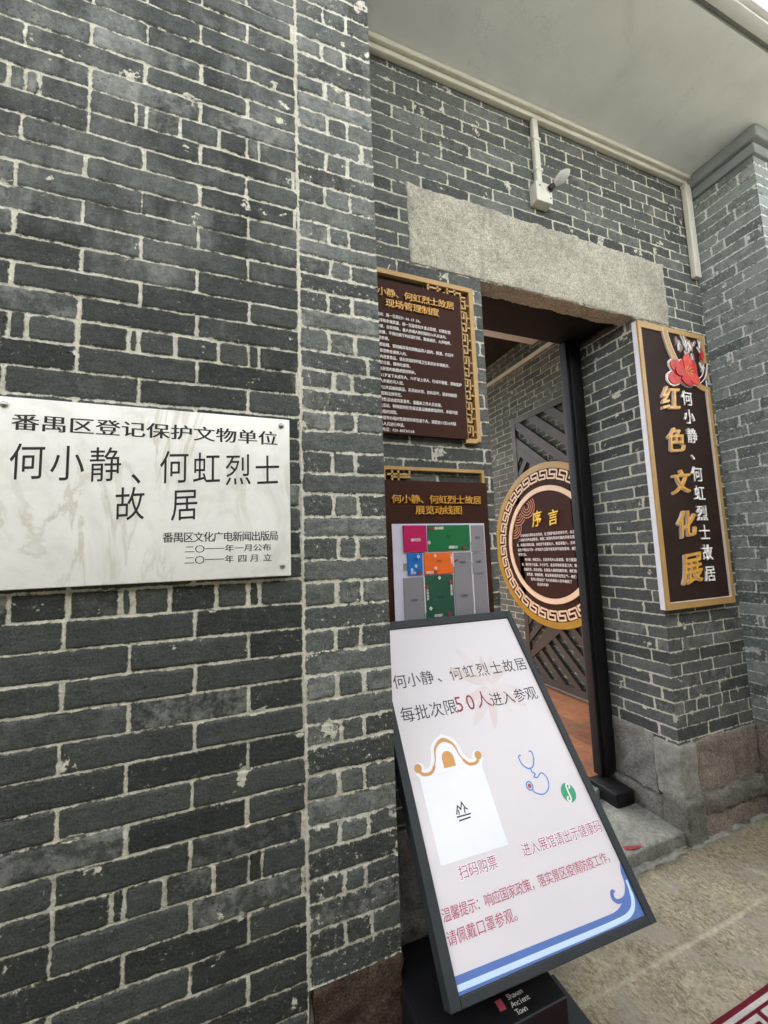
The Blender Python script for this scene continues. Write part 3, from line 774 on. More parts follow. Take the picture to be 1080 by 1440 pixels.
lettering('lettering', FQ, its, M['letter_black'], plq, d=.0004, rise=.07)
its = [(c, -.141 + .02217 * i, 1.551, .022, .0245) for i, c in enumerate('番禺区文化广电新闻出版局')]
lettering('lettering', FQ, its, M['letter_black'], plq, off=.012, d=.0004, song=True)
its = [(c, -.094 + .0224 * i, 1.522, .021, .018) for i, c in enumerate('二〇一一年一月公布')]
its += [(c, x, 1.4955, .021, .019) for c, x in zip('二〇一一年四月立', (-.094, -.0716, -.0492, -.0268, -.0044, .026, .055, .087))]
lettering('lettering', FQ, its, M['letter_black'], plq, off=.012, d=.0004, song=True)
for sx, sz in ((-.462, 1.846), (.124, 1.846), (.124, 1.473), (-.462, 1.468)):
    bm = bmesh.new(); bmesh.ops.create_uvsphere(bm, u_segments=20, v_segments=12, radius=.0075)
    for v in bm.verts: v.co = Vector((v.co.x + sx, v.co.y * .6 + YW - .0255, v.co.z + sz))
    mesh_from_bm('screw', bm, M['steel'], plq, True)

# ------------------------------------------------------------------ notice board (rules)
def fret(bm, F, segs, wd, d0, d1):
    for s in segs: stroke(bm, F, s, wd, d0, d1)

nb = thing('notice_board', (.82, YB, 1.97), 'brown rules board with openwork gold frame, upper of the two boards left of the doorway', 'notice board')
FN = Frame((0, YB, 0), (1, 0, 0), (0, 0, 1))
bm = bmesh.new(); prism(bm, FN, rect(.36 + .09, .980, 1.985, 2.658), .012, .030); mesh_from_bm('panel', bm, M['board_brown'], nb)
bm = bmesh.new()
stroke(bm, FN, [(.45, 2.702), (1.041, 2.702), (1.041, 1.978)], .022, .006, .028)
prism(bm, FN, rect(.972, 1.03, 1.970, 1.990), .006, .028)
mesh_from_bm('frame', bm, M['gold'], nb)
bm = bmesh.new()
wd = .008
tx = [[(.82, 2.69), (.82, 2.660)], [(.82, 2.676), (.885, 2.676)], [(.868, 2.69), (.868, 2.655), (.90, 2.655), (.90, 2.668)], [(.918, 2.69), (.918, 2.65)], [(.918, 2.676), (.985, 2.676), (.985, 2.645), (.95, 2.645)], [(.955, 2.69), (.955, 2.66)], [(.985, 2.66), (1.012, 2.66)]]
fret(bm, FN, tx, wd, .008, .026)
z = 2.640; w2 = .0072
for i in range(6):
    segs = [[(.984, z), (1.008, z), (1.008, z - .034), (.991, z - .034), (.991, z - .017)], [(1.008, z - .017), (1.030, z - .017)],
            [(.984, z - .052), (1.012, z - .052), (1.012, z - .100)], [(.998, z - .052), (.998, z - .082), (.984, z - .082)], [(1.012, z - .078), (1.030, z - .078)]]
    fret(bm, FN, segs, w2, .008, .026); z -= .108
stroke(bm, FN, [(.984, 2.655), (.984, 1.99)], .006, .008, .024)
mesh_from_bm('fretwork', bm, M['gold'], nb)
its = line('何小静、何虹烈士故居', .530, 2.599, .0413, .040, .036)
its += line('现场管理制度', .606, 2.552, .0428, .041, .036)
lettering('title_lettering', FN, its, M['letter_gold'], nb, off=.010, ext=.003, d=.031)
body = [(2.496, '开放时间：周一至周日9:00-17:30。', .535), (2.469, '保障秩序和参观质量，周一至游客较多重点管理，对现在馆', .535), (2.443, '限定参观，自觉排队，最大参观人数控制在50人次以内。', .535),
        (2.417, '请保持馆内安静，不得在展厅内追逐打闹、推搡拥挤、大声喧哗，', .50), (2.391, '文明参观。', .555), (2.362, '严禁易燃易爆、管制械具等危险物品带入馆内，醉酒、衣冠不', .53),
        (2.335, '携带宠物者谢绝入内。', .56), (2.309, '请勿在展馆内进食食品，请自觉保持环境卫生和良好参观秩序，', .50), (2.283, '乱扔垃圾，随地吐痰等。', .56), (2.257, '禁止在展馆内吸烟或使用明火。', .54),
        (2.229, '12岁以下未成年人、70岁以上老人、行动不便者，须有监护', .575), (2.203, '人参观方可入馆。', .57), (2.176, '请爱护公共设施和展品、花草树木等，如有损坏，须承担赔偿', .535), (2.150, '及赔偿和法律责任。', .545),
        (2.124, '遇临时性活动或突发事件，请服从工作人员安排。', .54), (2.098, '因重大活动、特殊接待任务或设备设施维修保养时，本馆可能', .535), (2.072, '会临时闭馆。', .565), (2.046, '如需在本馆举办临时性展览的单位或个人，请提前15至30天联', .52), (2.020, '系人员进行申请。', .565), (1.9965, '联系电话：020-84736168', .545)]
its = []
for z, s, x0 in body: its += line(s, x0, z + .003, .0148, .0138, .0162)
its = [i for i in its if i[1] < .962]
lettering('body_lettering', FN, its, M['letter_white'], nb, off=.018, d=.0306, res=1, song=True)

# ------------------------------------------------------------------ map board
mb = thing('map_board', (.82, YB, 1.0), 'brown floor plan board with coloured rooms, below the rules board and behind the poster stand', 'map board')
bm = bmesh.new(); prism(bm, FN, rect(.565, 1.062, 1.02, 1.790), .012, .030); mesh_from_bm('panel', bm, M['board_brown'], mb)
bm = bmesh.new()
stroke(bm, FN, [(.575, 1.790), (.575, 1.842), (1.048, 1.842), (1.048, 1.79)], .014, .008, .028)
for s in ([(.612, 1.836), (.612, 1.79)], [(.590, 1.816), (.690, 1.816)], [(.640, 1.836), (.640, 1.79)], [(.690, 1.836), (.690, 1.805), (.612, 1.805)]): stroke(bm, FN, s, .008, .01, .026)
mesh_from_bm('frame', bm, M['gold'], mb)
its = line('何小静、何虹烈士故居', .602, 1.712, .0424, .041, .035) + line('展览动线图', .704, 1.667, .0445, .043, .036)
lettering('title_lettering', FN, its, M['letter_gold'], mb, off=.010, ext=.003, d=.031)
sheet = bmesh.new(); prism(sheet, FN, rect(.599, 1.034, 1.05, 1.611), .0302, .034); sh = mesh_from_bm('map_sheet', sheet, M['map_sheet'], mb)
rooms = [('map_magenta', (.645, .746, 1.497, 1.604), .009), ('map_green', (.754, .952, 1.497, 1.604), .006), ('map_blue', (.659, .724, 1.404, 1.490), .006), ('map_orange', (.733, .864, 1.403, 1.490), .006),
         ('map_deep_green', (.732, .862, 1.11, 1.398), .006), ('map_grey', (.963, 1.028, 1.488, 1.602), .004), ('map_grey', (.871, .953, 1.397, 1.488), .004), ('map_grey', (.964, 1.029, 1.397, 1.484), .004),
         ('map_grey', (.639, .727, 1.11, 1.395), .004), ('map_grey', (.869, .953, 1.11, 1.397), .004), ('map_grey', (.966, 1.029, 1.11, 1.394), .004), ('map_grey', (.643, .657, 1.425, 1.452), .004)]
for mt, rc, th in rooms:
    bm = bmesh.new(); prism(bm, FN, rect(*rc), .0342, .0342 + th); mesh_from_bm('room_block', bm, M[mt], sh)
for s in ([(.9575, 1.605), (.9575, 1.53)], [(.9575, 1.488), (.9575, 1.44)], [(.9575, 1.395), (.9575, 1.12)], [(.867, 1.49), (.867, 1.43)], [(.7285, 1.395), (.7285, 1.25)]):
    bm = bmesh.new(); stroke(bm, FN, s, .004, .0342, .041); mesh_from_bm('partition_line', bm, M['letter_white'], sh)
its = line('视听空间', .676, 1.545, .0105, .0105, .012)
its += line('星火萌发', .785, 1.591, .0105, .011, .012) + line('展馆起点', .848, 1.511, .0105, .011, .012) + line('信仰', .668, 1.413, .012, .011, .012) + line('追寻之路', .738, 1.411, .0095, .010, .011) + line('英烈缅怀', .766, 1.238, .0095, .010, .011)
its += [(c, .740, 1.340 - .011 * i, .010, .011) for i, c in enumerate('少年英姿')] + [(c, .850, 1.352 - .011 * i, .010, .011) for i, c in enumerate('革命历程')] + [(c, .857, 1.478 - .011 * i, .009, .011) for i, c in enumerate('人物展厅')]
lettering('room_lettering', FN, its, M['letter_white'], sh, off=.02, d=.0436, res=1)
its = line('后厅', .838, 1.555, .012, .011, .012) + line('门厅', .680, 1.465, .011, .011, .012) + line('中厅', .789, 1.455, .012, .011, .012) + line('天井', .789, 1.308, .012, .011, .012)
lettering('room_lettering', FN, its, M['letter_black'], sh, off=.005, d=.0408, res=1)
its = line('厨房', .982, 1.548, .012, .011, .012) + line('电梯房', .895, 1.446, .011, .0105, .011) + line('走廊', .980, 1.446, .012, .011, .012) + line('主侧房', .665, 1.305, .011, .0105, .011) + line('主侧房', .895, 1.307, .011, .0105, .011)
lettering('room_lettering', FN, its, M['letter_ink'], sh, off=.01, d=.0385, res=1)
bm = bmesh.new()
for px, pz in ((.771, 1.590), (.922, 1.510), (.706, 1.412), (.779, 1.412), (.737, 1.353), (.848, 1.369), (.836, 1.240)):
    disc(bm, FN, px, pz, .008, .040, .0445, 14)
for px, pz in ((.876, 1.452), (.885, 1.456)): prism(bm, FN, rect(px - .006, px + .006, pz - .004, pz + .004), .038, .0395)
mesh_from_bm('map_marker', bm, M['red_tape'], sh)
bm = bmesh.new()
for px, pz in ((.758, 1.533), (.695, 1.440), (.676, 1.425), (.707, 1.478), (.783, 1.478), (.783, 1.428), (.798, 1.388), (.752, 1.268)):
    stroke(bm, FN, [(px, pz + .006), (px + .005, pz), (px, pz - .006), (px - .005, pz)], .003, .0402, .0425, True)
mesh_from_bm('route_mark', bm, M['letter_white'], sh)

# ------------------------------------------------------------------ vertical sign beside the door
vs_ = thing('vertical_sign', (2.39, YB, 1.14), 'tall vertical brown sign with gold frame, red flower and gold writing right of the doorway', 'sign')
bm = bmesh.new(); prism(bm, FN, rect(2.104, 2.668, 1.150, 2.735), .020, .046); mesh_from_bm('backing', bm, M['white_board'], vs_)
FV = Frame((0, YB - .0465, 0), (1, 0, 0), (0, 0, 1))
bm = bmesh.new(); prism(bm, FV, rect(2.122, 2.650, 1.168, 2.715), 0, .002); mesh_from_bm('panel', bm, M['board_black'], vs_)
bm = bmesh.new()
arc = bez([(2.318, 2.735), (2.330, 2.670), (2.355, 2.600), (2.392, 2.535), (2.445, 2.478), (2.52, 2.432), (2.60, 2.402), (2.668, 2.392)], 6)
prism(bm, FV, rect(2.1035, 2.130, 1.1495, 2.7355), 0, .010)
prism(bm, FV, rect(2.1305, 2.6685, 1.1495, 1.184), 0, .010)
prism(bm, FV, rect(2.636, 2.6685, 1.1845, 2.40), 0, .010)
prism(bm, FV, rect(2.1305, 2.30, 2.700, 2.7355), 0, .010)
stroke(bm, FV, arc, .036, .0005, .0105)
prism(bm, FV, rect(2.338, 2.6685, 2.708, 2.7355), 0, .0095)
prism(bm, FV, rect(2.640, 2.6685, 2.46, 2.7075), 0, .0095)
mesh_from_bm('frame', bm, M['gold'], vs_)
bm = bmesh.new()
stroke(bm, FV, [(2.6345, 2.392), (2.6345, 1.186)], .005, .002, .012); stroke(bm, FV, [(2.132, 1.1855), (2.632, 1.1855)], .004, .002, .012)
off_ = [(x - .019, z - .008) for x, z in arc]; stroke(bm, FV, off_[:-8], .004, .002, .0125)
off_ = [(x + .019, z + .008) for x, z in arc]; stroke(bm, FV, off_[3:26], .004, .002, .0125)
mesh_from_bm('frame_edge', bm, M['cut_edge'], vs_)
# cut-out leaves in the corner
rl = random.Random(5); bmL = bmesh.new(); bmE = bmesh.new()
def leaf(bm, F, cx_, cz_, L, W, ang, d0, d1):
    ca, sa = math.cos(ang), math.sin(ang); p = []
    for i in range(14):
        t = 2 * math.pi * i / 14; a = L / 2 * math.cos(t); b = W / 2 * math.sin(t) * (1 - .3 * math.cos(t))
        p.append((cx_ + a * ca - b * sa, cz_ + a * sa + b * ca))
    prism(bm, F, p, d0, d1)
for i in range(46):
    x = rl.uniform(2.375, 2.640); z = rl.uniform(2.50, 2.700)
    if (x - 2.36) * .9 + (z - 2.72) * .55 < .0: continue
    a = rl.uniform(-2.2, -.9); L = rl.uniform(.03, .065); W = L * rl.uniform(.3, .45); d = rl.uniform(.002, .007)
    leaf(bmL, FV, x, z, L, W, a, .0022, d + .003)
    if rl.random() < .8: leaf(bmE, FV, x - W * .45, z - W * .1, L * .85, W * .28, a, .0024, d + .0042)
mesh_from_bm('openwork', bmL, M['taupe'], vs_); mesh_from_bm('openwork_edge', bmE, M['letter_white'], vs_)
# red kapok flower
def petal(ang, L, W, d, seed):
    r_ = random.Random(seed); pts = []
    for t, wv in ((0, .25), (.25, .62), (.5, .95), (.75, 1.0), (.92, .62), (1.0, .12)): pts.append((t * L, wv * W / 2 * r_.uniform(.9, 1.1)))
    poly = pts + [(a, -b * r_.uniform(.9, 1.08)) for a, b in reversed(pts)]
    ca, sa = math.cos(ang), math.sin(ang)
    return [(2.462 + a * ca - b * sa, 2.472 + a * sa + b * ca) for a, b in poly]
fl = bmesh.new(); prism(fl, FV, petal(R(200), .165, .085, 0, 1), .011, .016); flo = mesh_from_bm('flower', fl, M['red_flower'], vs_)
flw = bmesh.new()
for i, (a, L, W, d) in enumerate(((160, .14, .075, .017), (110, .085, .065, .018), (80, .115, .075, .0215), (42, .115, .07, .0185), (8, .10, .07, .017), (-25, .115, .07, .021), (-62, .085, .075, .018), (-105, .075, .08, .022), (178, .10, .06, .0235))):
    bm = bmesh.new(); prism(bm, FV, petal(R(a), L, W, 0, i + 2), d - .004, d); mesh_from_bm('petal', bm, M['red_flower_light'] if i in (2, 5) else M['red_flower'], flo)
    p = petal(R(a), L * 1.05, W * 1.12, 0, i + 2); cx_, cz_ = 2.462, 2.472
    if i in (0, 1, 4, 6, 7): prism(flw, FV, p, .0025, .0105)
prism(flw, FV, petal(R(200), .178, .098, 0, 1), .0025, .0105)
mesh_from_bm('flower_edge', flw, M['letter_white'], vs_)
bm = bmesh.new()
for i in range(7): leaf(bm, FV, 2.47 + .03 * math.cos(i * .9), 2.485 + .02 * math.sin(i * .9), .035, .006, i * .45, .024, .0255)
mesh_from_bm('stamen', bm, M['letter_gold'], flo)
bm = bmesh.new(); stroke(bm, FV, bez([(2.50, 2.405), (2.56, 2.43), (2.62, 2.48), (2.652, 2.555)], 6), [.008] * 4 + [.022] * 8 + [.010] * 7, .0105, .0145); mesh_from_bm('stem', bm, M['board_black'], vs_)
bm = bmesh.new(); stroke(bm, FV, bez([(2.49, 2.400), (2.565, 2.418), (2.632, 2.470), (2.664, 2.555)], 6), .0035, .0105, .0165); stroke(bm, FV, bez([(2.55, 2.44), (2.60, 2.475), (2.63, 2.53)], 6), .006, .0147, .0165); mesh_from_bm('stem_edge', bm, M['letter_white'], vs_)
bm = bmesh.new(); leaf(bm, FV, 2.630, 2.607, .06, .030, R(80), .006, .013); mesh_from_bm('bud', bm, M['red_flower'], vs_)
its = [('红', 2.310, 2.303, .146, .138, .12), ('色', 2.316, 2.064, .140, .136, .12), ('文', 2.320, 1.828, .142, .128, .12), ('化', 2.326, 1.595, .150, .142, .12), ('展', 2.332, 1.358, .158, .162, .12)]
for it in its: lettering('gold_letter', FV, [it], M['letter_gold'], vs_, off=.013, ext=.006, d=.0025, rise=.10)
for c, x, z, wv, h_, s in its: lettering('letter_edge', FV, [(c, x - .004, z - .003, wv, h_, s)], M['cut_edge'], vs_, off=.019, ext=.0042, d=.0022, rise=.10)
zz = [2.320, 2.211, 2.099, 2.000, 1.877, 1.768, 1.656, 1.546, 1.436, 1.320]
its = [(c, 2.450 + .0028 * i + (.014 if c == '、' else 0), z, .086, .084) for i, (c, z) in enumerate(zip('何小静、何虹烈士故居', zz))]
for it in its: lettering('white_letter', FV, [it], M['letter_white'], vs_, off=.012, ext=.004, d=.0025)

# ------------------------------------------------------------------ lattice screen and round preface board in the room
FL = Frame((XI - .02, 0, 0), (0, -1, 0), (0, 0, 1))
ls = thing('lattice_screen', (XI - .03, 3.14, .14), 'dark brown lattice screen with slanted slats standing against the inner wall', 'screen')
X0, X1, Z0, Z1 = -3.52, -2.72, .17, 2.895
bm = bmesh.new(); stroke(bm, FL, [(X0 + .03, Z0 + .03), (X1 - .03, Z0 + .03), (X1 - .03, Z1 - .03), (X0 + .03, Z1 - .03)], .06, .004, .034, True)
prism(bm, FL, rect(X0 + .06, X1 - .06, 1.10, 1.95), .006, .03)
mesh_from_bm('frame', bm, M['lattice'], ls)
def clip(poly, f):
    o = []
    for i in range(len(poly)):
        a, b = poly[i], poly[(i + 1) % len(poly)]; fa, fb = f(a), f(b)
        if fa >= 0: o.append(a)
        if fa * fb < 0: t = fa / (fa - fb); o.append((a[0] + (b[0] - a[0]) * t, a[1] + (b[1] - a[1]) * t))
    return o
def slats(bm, region, ang, pitch, wd, d0, d1, ph=0.0):
    ca, sa = math.cos(ang), math.sin(ang); xs = [p[0] for p in region]; zs = [p[1] for p in region]
    cx_, cz_ = sum(xs) / len(xs), sum(zs) / len(zs)
    for k in range(-16, 17):
        c = k * pitch + ph
        f1 = lambda p, c=c: (-(p[0] - cx_) * sa + (p[1] - cz_) * ca) - (c - wd / 2)
        f2 = lambda p, c=c: (c + wd / 2) - (-(p[0] - cx_) * sa + (p[1] - cz_) * ca)
        q = clip(clip(region, f1), f2)
        if len(q) >= 3: prism(bm, FL, q, d0, d1)
a0, a1 = X0 + .055, X1 - .055
bm = bmesh.new()
slats(bm, [(a0, Z1 - .055), (a1, Z1 - .055), (a1, 1.98), (a1 - .05, 1.98)][0:1] + [(a0, 2.56), (a1, 1.97), (a1, Z1 - .055)], R(-40), .155, .085, .006, .030)
slats(bm, [(a0, 2.56), (a0, 1.94), (a1, 1.94), (a1, 1.97)], R(52), .120, .055, .006, .030)
stroke(bm, FL, [(a0 - .02, 2.575), (a1 + .02, 1.985)], .07, .005, .031)
mesh_from_bm('slat_panel', bm, M['lattice'], ls)
bm = bmesh.new()
slats(bm, [(a0, Z0 + .055), (a1, Z0 + .055), (a1, .92), (a0, .35)], R(-42), .125, .055, .006, .030, .02)
slats(bm, [(a0, .42), (a1, .99), (a1, 1.12), (a0, 1.12)], R(45), .120, .055, .006, .030)
stroke(bm, FL, [(a0 - .02, .385), (a1 + .02, .955)], .06, .005, .031)
mesh_from_bm('slat_panel', bm, M['lattice'], ls)

rb = thing('round_board', (XI - .06, 3.10, .72), 'round brown preface board with gold rim and cream meander ring hung on the lattice screen', 'board')
FR = Frame((2.888, 3.10, 1.527), (0, -1, 0), (0, 0, 1))
bm = bmesh.new(); disc(bm, FR, 0, 0, .742, 0, .012); mesh_from_bm('panel', bm, M['board_brown'], rb)
bm = bmesh.new(); annulus(bm, FR, 0, 0, .738, .800, .0, .020); mesh_from_bm('rim', bm, M['gold_deep'], rb)
bm = bmesh.new(); annulus(bm, FR, 0, 0, .522, .572, .0125, .024); mesh_from_bm('inner_ring', bm, M['ring_cream'], rb)
bm = bmesh.new(); N = 34; r0_, r1_ = .640, .722
key = [(0, 0), (.40, 0), (.80, 0), (.80, .46), (.55, .46), (.28, .46), (.28, 1), (.6, 1), (.98, 1)]
for i in range(N):
    pts = []
    for s, t in key:
        a = -2 * math.pi * (i + s * .98) / N; rr_ = r0_ + t * (r1_ - r0_)
        pts.append((rr_ * math.cos(a), rr_ * math.sin(a)))
    stroke(bm, FR, pts, .0165, .0125, .019)
    a = -2 * math.pi * (i + .98) / N; b_ = -2 * math.pi * (i + 1.0) / N
    stroke(bm, FR, [(r1_ * math.cos(a), r1_ * math.sin(a)), (r0_ * math.cos(b_), r0_ * math.sin(b_))], .0165, .0125, .0188)
mesh_from_bm('meander_ring', bm, M['ring_cream'], rb)
bm = bmesh.new()
fans = ((-.262, .398, .118), (-.405, .330, .118), (-.475, .190, .112))
for i, (cx_, cz_, rm) in enumerate(fans):
    for q in range(4):
        r_ = rm * (1 - q * .24); run = []
        for a in range(-200, 81, 7):
            p = (cx_ + r_ * math.cos(R(a)), cz_ + r_ * math.sin(R(a)))
            ok = math.hypot(*p) < .512 and all(math.hypot(p[0] - fx, p[1] - fz) > fr + .008 for fx, fz, fr in fans[:i])
            if ok: run.append(p)
            if (not ok or a > 73) and len(run) > 2: stroke(bm, FR, run, .011, .0125, .016)
            if not ok: run = []
mesh_from_bm('cloud_scroll', bm, M['scroll'], rb)
for it in (('序', -.112, .256, .125, .15, .1), ('言', .105, .250, .125, .14, .1)): lettering('gold_letter', FR, [it], M['letter_bright'], rb, off=.016, ext=.006, d=.0125, rise=.12)
bt = ['沙湾有着光荣的反抗传统，在卫国护家的革命年代，从战争中时刻', '二次国共合作抗战阶段，到第二次国内革命时期的革命实践发动起来', '着，从敌后到游击战，自始至今发展壮大，两度袭敌入，支持广州', '以及沙湾抗日斗争——沙湾成为卫国守家英勇不屈的基地，两烈士是', '优秀儿女。', '何小静、何虹烈士，正是沙湾人心系家国、舍己报国的代', '表，他们年少志高、多才多艺，投身革命的星星之火；她们', '忠诚无畏、意志顽强，在敌寇入侵的国难危难；她们的音', '容笑貌、铮铮铁骨，彰显革命者的浩然正气——她们', '的丹心热血在广大人民群众心目中树起了', '永远的丰碑！']
bl = [(-.388, .100), (-.425, .054), (-.454, .002), (-.444, -.050), (-.440, -.098), (-.345, -.151), (-.396, -.202), (-.371, -.252), (-.330, -.302), (-.275, -.349), (-.187, -.397)]
its = []
for i, (s, (x, z)) in enumerate(zip(bt, bl)): its += line(s, x, z, .0292 if i != 9 else .0300, .026, .031)
its = [i for i in its if i[1] ** 2 + i[2] ** 2 < .50 ** 2]
lettering('body_lettering', FR, its, M['letter_white'], rb, off=.02, d=.0127, res=1, song=True)

# ------------------------------------------------------------------ poster stand
yaw, tilt, SC = -.0356, .6428, .957
h = np.array([math.cos(yaw), math.sin(yaw), 0]); bk = np.array([-math.sin(yaw), math.cos(yaw), 0])
u = bk * math.sin(tilt) + np.array([0, 0, 1]) * math.cos(tilt)
FS_ = Frame((.459, .90, .4693), h, u)
class Scaled:
    def __init__(s, F, k): s.F = F; s.k = k
    def __call__(s, x, z, d=0.0): return s.F(np.asarray(x, float) * s.k, np.asarray(z, float) * s.k, d)
FS = Scaled(FS_, SC)
ps = thing('poster_stand', (.75, 1.05, 0), 'slanted grey visitor notice stand on a black base in front of the doorway', 'poster stand')
bm = bmesh.new(); prism(bm, FS, rect(.02, .636, .016, .972), -.006, .0); pst = mesh_from_bm('poster', bm, M['poster'], ps)
bm = bmesh.new()
prism(bm, FS, rect(0, .655, 0, .9943), -.040, -.0065)
prism(bm, FS, rect(0, .029, 0, .9943), -.006, .008); prism(bm, FS, rect(.630, .655, 0, .9943), -.006, .008)
prism(bm, FS, rect(.0295, .6295, 0, .020), -.006, .008); prism(bm, FS, rect(.0295, .6295, .962, .9943), -.006, .008)
fo = mesh_from_bm('frame', bm, M['stand_grey'], ps)
bv = fo.modifiers.new('bevel', 'BEVEL'); bv.width = .002; bv.segments = 2
# base plate, black post and back box
rough_box('base_plate', .36, 1.05, .74, 1.26, .0, .026, M['stand_grey'], ps, .3, 0, .004)
rough_box('base_box', .42, .80, .912, 1.20, .027, .365, M['stand_black'], ps, .3, 0, .006)
bm = bmesh.new()
rough_box('', .16, .46, -.14, -.041, .05, .70, None, bm_in=bm, res=.3, rad=.005, frame=lambda x, z, d: FS(x, z, d))
mesh_from_bm('support', bm, M['stand_black'], ps)
FT = Frame((.652, .938, .3655), (math.cos(.0), 0, 0), (0, 1, 0))
bl_ = [(.004, .030, 'Shawan'), (.004, .012, 'Ancient'), (.004, -.006, 'Town')]
its = []
for x, z, s in bl_: its += line(s, x, z, .0155, .017, .017, .5)
lettering('base_lettering', FT, its, M['letter_white'], ps, d=.0006, res=2)
bm = bmesh.new(); prism(bm, FT, rect(-.030, -.012, .010, .034), 0, .001); mesh_from_bm('base_seal', bm, M['letter_rose'], ps)
# print on the poster: faint flower, wave border, lettering, house-gable card, stethoscope, badge
bm = bmesh.new(); bm2 = bmesh.new(); rp = random.Random(9)
for i in range(11):
    a = R(-160 + i * 31 + rp.uniform(-8, 8)); L = rp.uniform(.10, .17); leaf(bm if i % 2 else bm2, FS, .42 + L * .55 * math.cos(a), .70 + L * .62 * math.sin(a), L, L * .24, a, .0, .0002 + .00004 * i)
mesh_from_bm('flower_print', bm, M['poster_blush'], pst); mesh_from_bm('flower_print', bm2, M['poster_blush_deep'], pst)
bm = bmesh.new()
top = bez([(.029, .052), (.30, .049), (.50, .047), (.548, .049), (.575, .058)], 6)
curl = bez([(.575, .058), (.560, .060), (.548, .072), (.553, .088), (.565, .090), (.570, .082)], 6)
curl2 = bez([(.570, .082), (.566, .084), (.560, .080), (.560, .072), (.572, .068), (.594, .072), (.612, .092), (.618, .118), (.6295, .138)], 6)
prism(bm, FS, top + curl[1:] + curl2[1:] + [(.6295, .0205), (.029, .0205)], .0002, .0012)
mesh_from_bm('wave_border', bm, M['blue'], pst)
bm = bmesh.new(); stroke(bm, FS, bez([(.031, .032), (.3, .030), (.52, .029), (.585, .034), (.614, .056), (.623, .098)], 8), [.011] * 36 + [.007] * 5, .0013, .0018); mesh_from_bm('wave_line', bm, M['pale_blue'], pst)
t1 = list(zip('何小静、何虹烈士故居', (.074, .128, .182, .246, .301, .358, .418, .478, .536, .594)))
lettering('lettering', FS, [(c, x, .761, .050, .050) for c, x in t1], M['letter_ink'], pst, d=.0006)
its = [(c, .073 + .0545 * i, .649, .050, .049) for i, c in enumerate('每批次限')] + [(c, .427 + .0517 * i, .648, .049, .048) for i, c in enumerate('进入参观')]
lettering('lettering', FS, its, M['letter_ink'], pst, d=.0006)
lettering('lettering', FS, [('5', .273, .655, .062, .068), ('0', .320, .655, .062, .068), ('人', .374, .655, .056, .058)], M['letter_red'], pst, d=.0006)
cap = [(c, .124 + .031 * i, .2255, .029, .030) for i, c in enumerate('扫码购票')] + [(c, .336 + .0302 * i, .230, .028, .031) for i, c in enumerate('进入展馆请出示健康码')]
for cp_ in (cap[:4], cap[4:]):
    ed = lettering('caption_edge', FS, cp_, M['poster_white'], pst, off=.07, d=.0002)
    lettering('caption_lettering', FS, cp_, M['letter_rose'], pst, d=.0009)
for its in (line('温馨提示：响应国家政策，落实景区疫情防疫工作，', .034, .157, .0253, .0245, .0265, 1), line('请佩戴口罩参观。', .032, .114, .0285, .0265, .0275, 1)): lettering('lettering', FS, its, M['letter_rose'], pst, d=.0006)
def gable(o=0.0):
    return bez([(.062 - o, .486), (.078, .470 - o), (.108, .472 - o * .5), (.128 - o, .500), (.140 - o, .535), (.172, .553 + o), (.205 + o, .535), (.217 + o, .500), (.238, .472 - o * .5), (.268, .470 - o), (.284 + o, .486)], 6)
bm = bmesh.new()
g = gable(.012)
prism(bm, FS, [(.062, .252), (.284, .252), (.284, .462), (.062, .462)], .0002, .0008)
prism(bm, FS, [(.075, .4625), (.271, .4625), (.245, .478), (.226, .512), (.210, .552), (.173, .572), (.136, .552), (.120, .512), (.101, .478)], .0002, .0008)
for sx in (.068, .278): disc(bm, FS, sx, .486, .018, .0002, .00075, 24)
stroke(bm, FS, gable(), .030, .0002, .0007)
mesh_from_bm('gable_card', bm, M['poster_white'], pst)
bm = bmesh.new(); n_ = len(gable()); wds = [max(.004, .013 - .011 * abs(math.sin(math.pi * (i / (n_ - 1) - .5) * 1.6)) if .25 < i / (n_ - 1) < .75 else .009) for i in range(n_)]
stroke(bm, FS, gable(), wds, .0009, .0013)
for sx in (.064, .282): disc(bm, FS, sx, .489, .0125, .0009, .0014, 24)
prism(bm, FS, [(.152, .474), (.194, .474)] + [(.173 + .021 * math.cos(R(a)), .498 + .022 * math.sin(R(a))) for a in range(0, 181, 15)], .0009, .0013)
mesh_from_bm('gable_emblem', bm, M['orange'], pst)
bm = bmesh.new()
for s in ([(.150, .352), (.160, .372), (.168, .362), (.176, .378), (.184, .362), (.190, .358)], [(.148, .346), (.196, .346)], [(.158, .350), (.160, .362)], [(.178, .350), (.180, .364)], [(.152, .336), (.192, .338)]): stroke(bm, FS, s, .0035, .0009, .0013)
mesh_from_bm('small_emblem', bm, M['letter_ink'], pst)
bm = bmesh.new()
stroke(bm, FS, bez([(.438, .462), (.428, .458), (.430, .436), (.448, .420), (.468, .424), (.482, .446), (.484, .464), (.474, .468)], 6), .0042, .0002, .0009)
stroke(bm, FS, bez([(.455, .418), (.456, .408), (.464, .402), (.456, .394), (.466, .390)], 5), .0042, .0002, .0009)
stroke(bm, FS, bez([(.466, .390), (.490, .400), (.502, .380), (.492, .356), (.466, .344), (.440, .352), (.432, .362)], 6), .0036, .0002, .0009)
annulus(bm, FS, .427, .374, .0095, .0135, .0002, .0009, 30)
mesh_from_bm('stethoscope_print', bm, M['sky_blue'], pst)
bm = bmesh.new(); disc(bm, FS, .427, .374, .0065, .0002, .0010, 20); mesh_from_bm('stethoscope_heart', bm, M['letter_rose'], pst)
bm = bmesh.new(); disc(bm, FS, .558, .331, .0265, .0002, .0009, 40); bdg = mesh_from_bm('green_badge', bm, M['green_badge'], pst)
bm = bmesh.new()
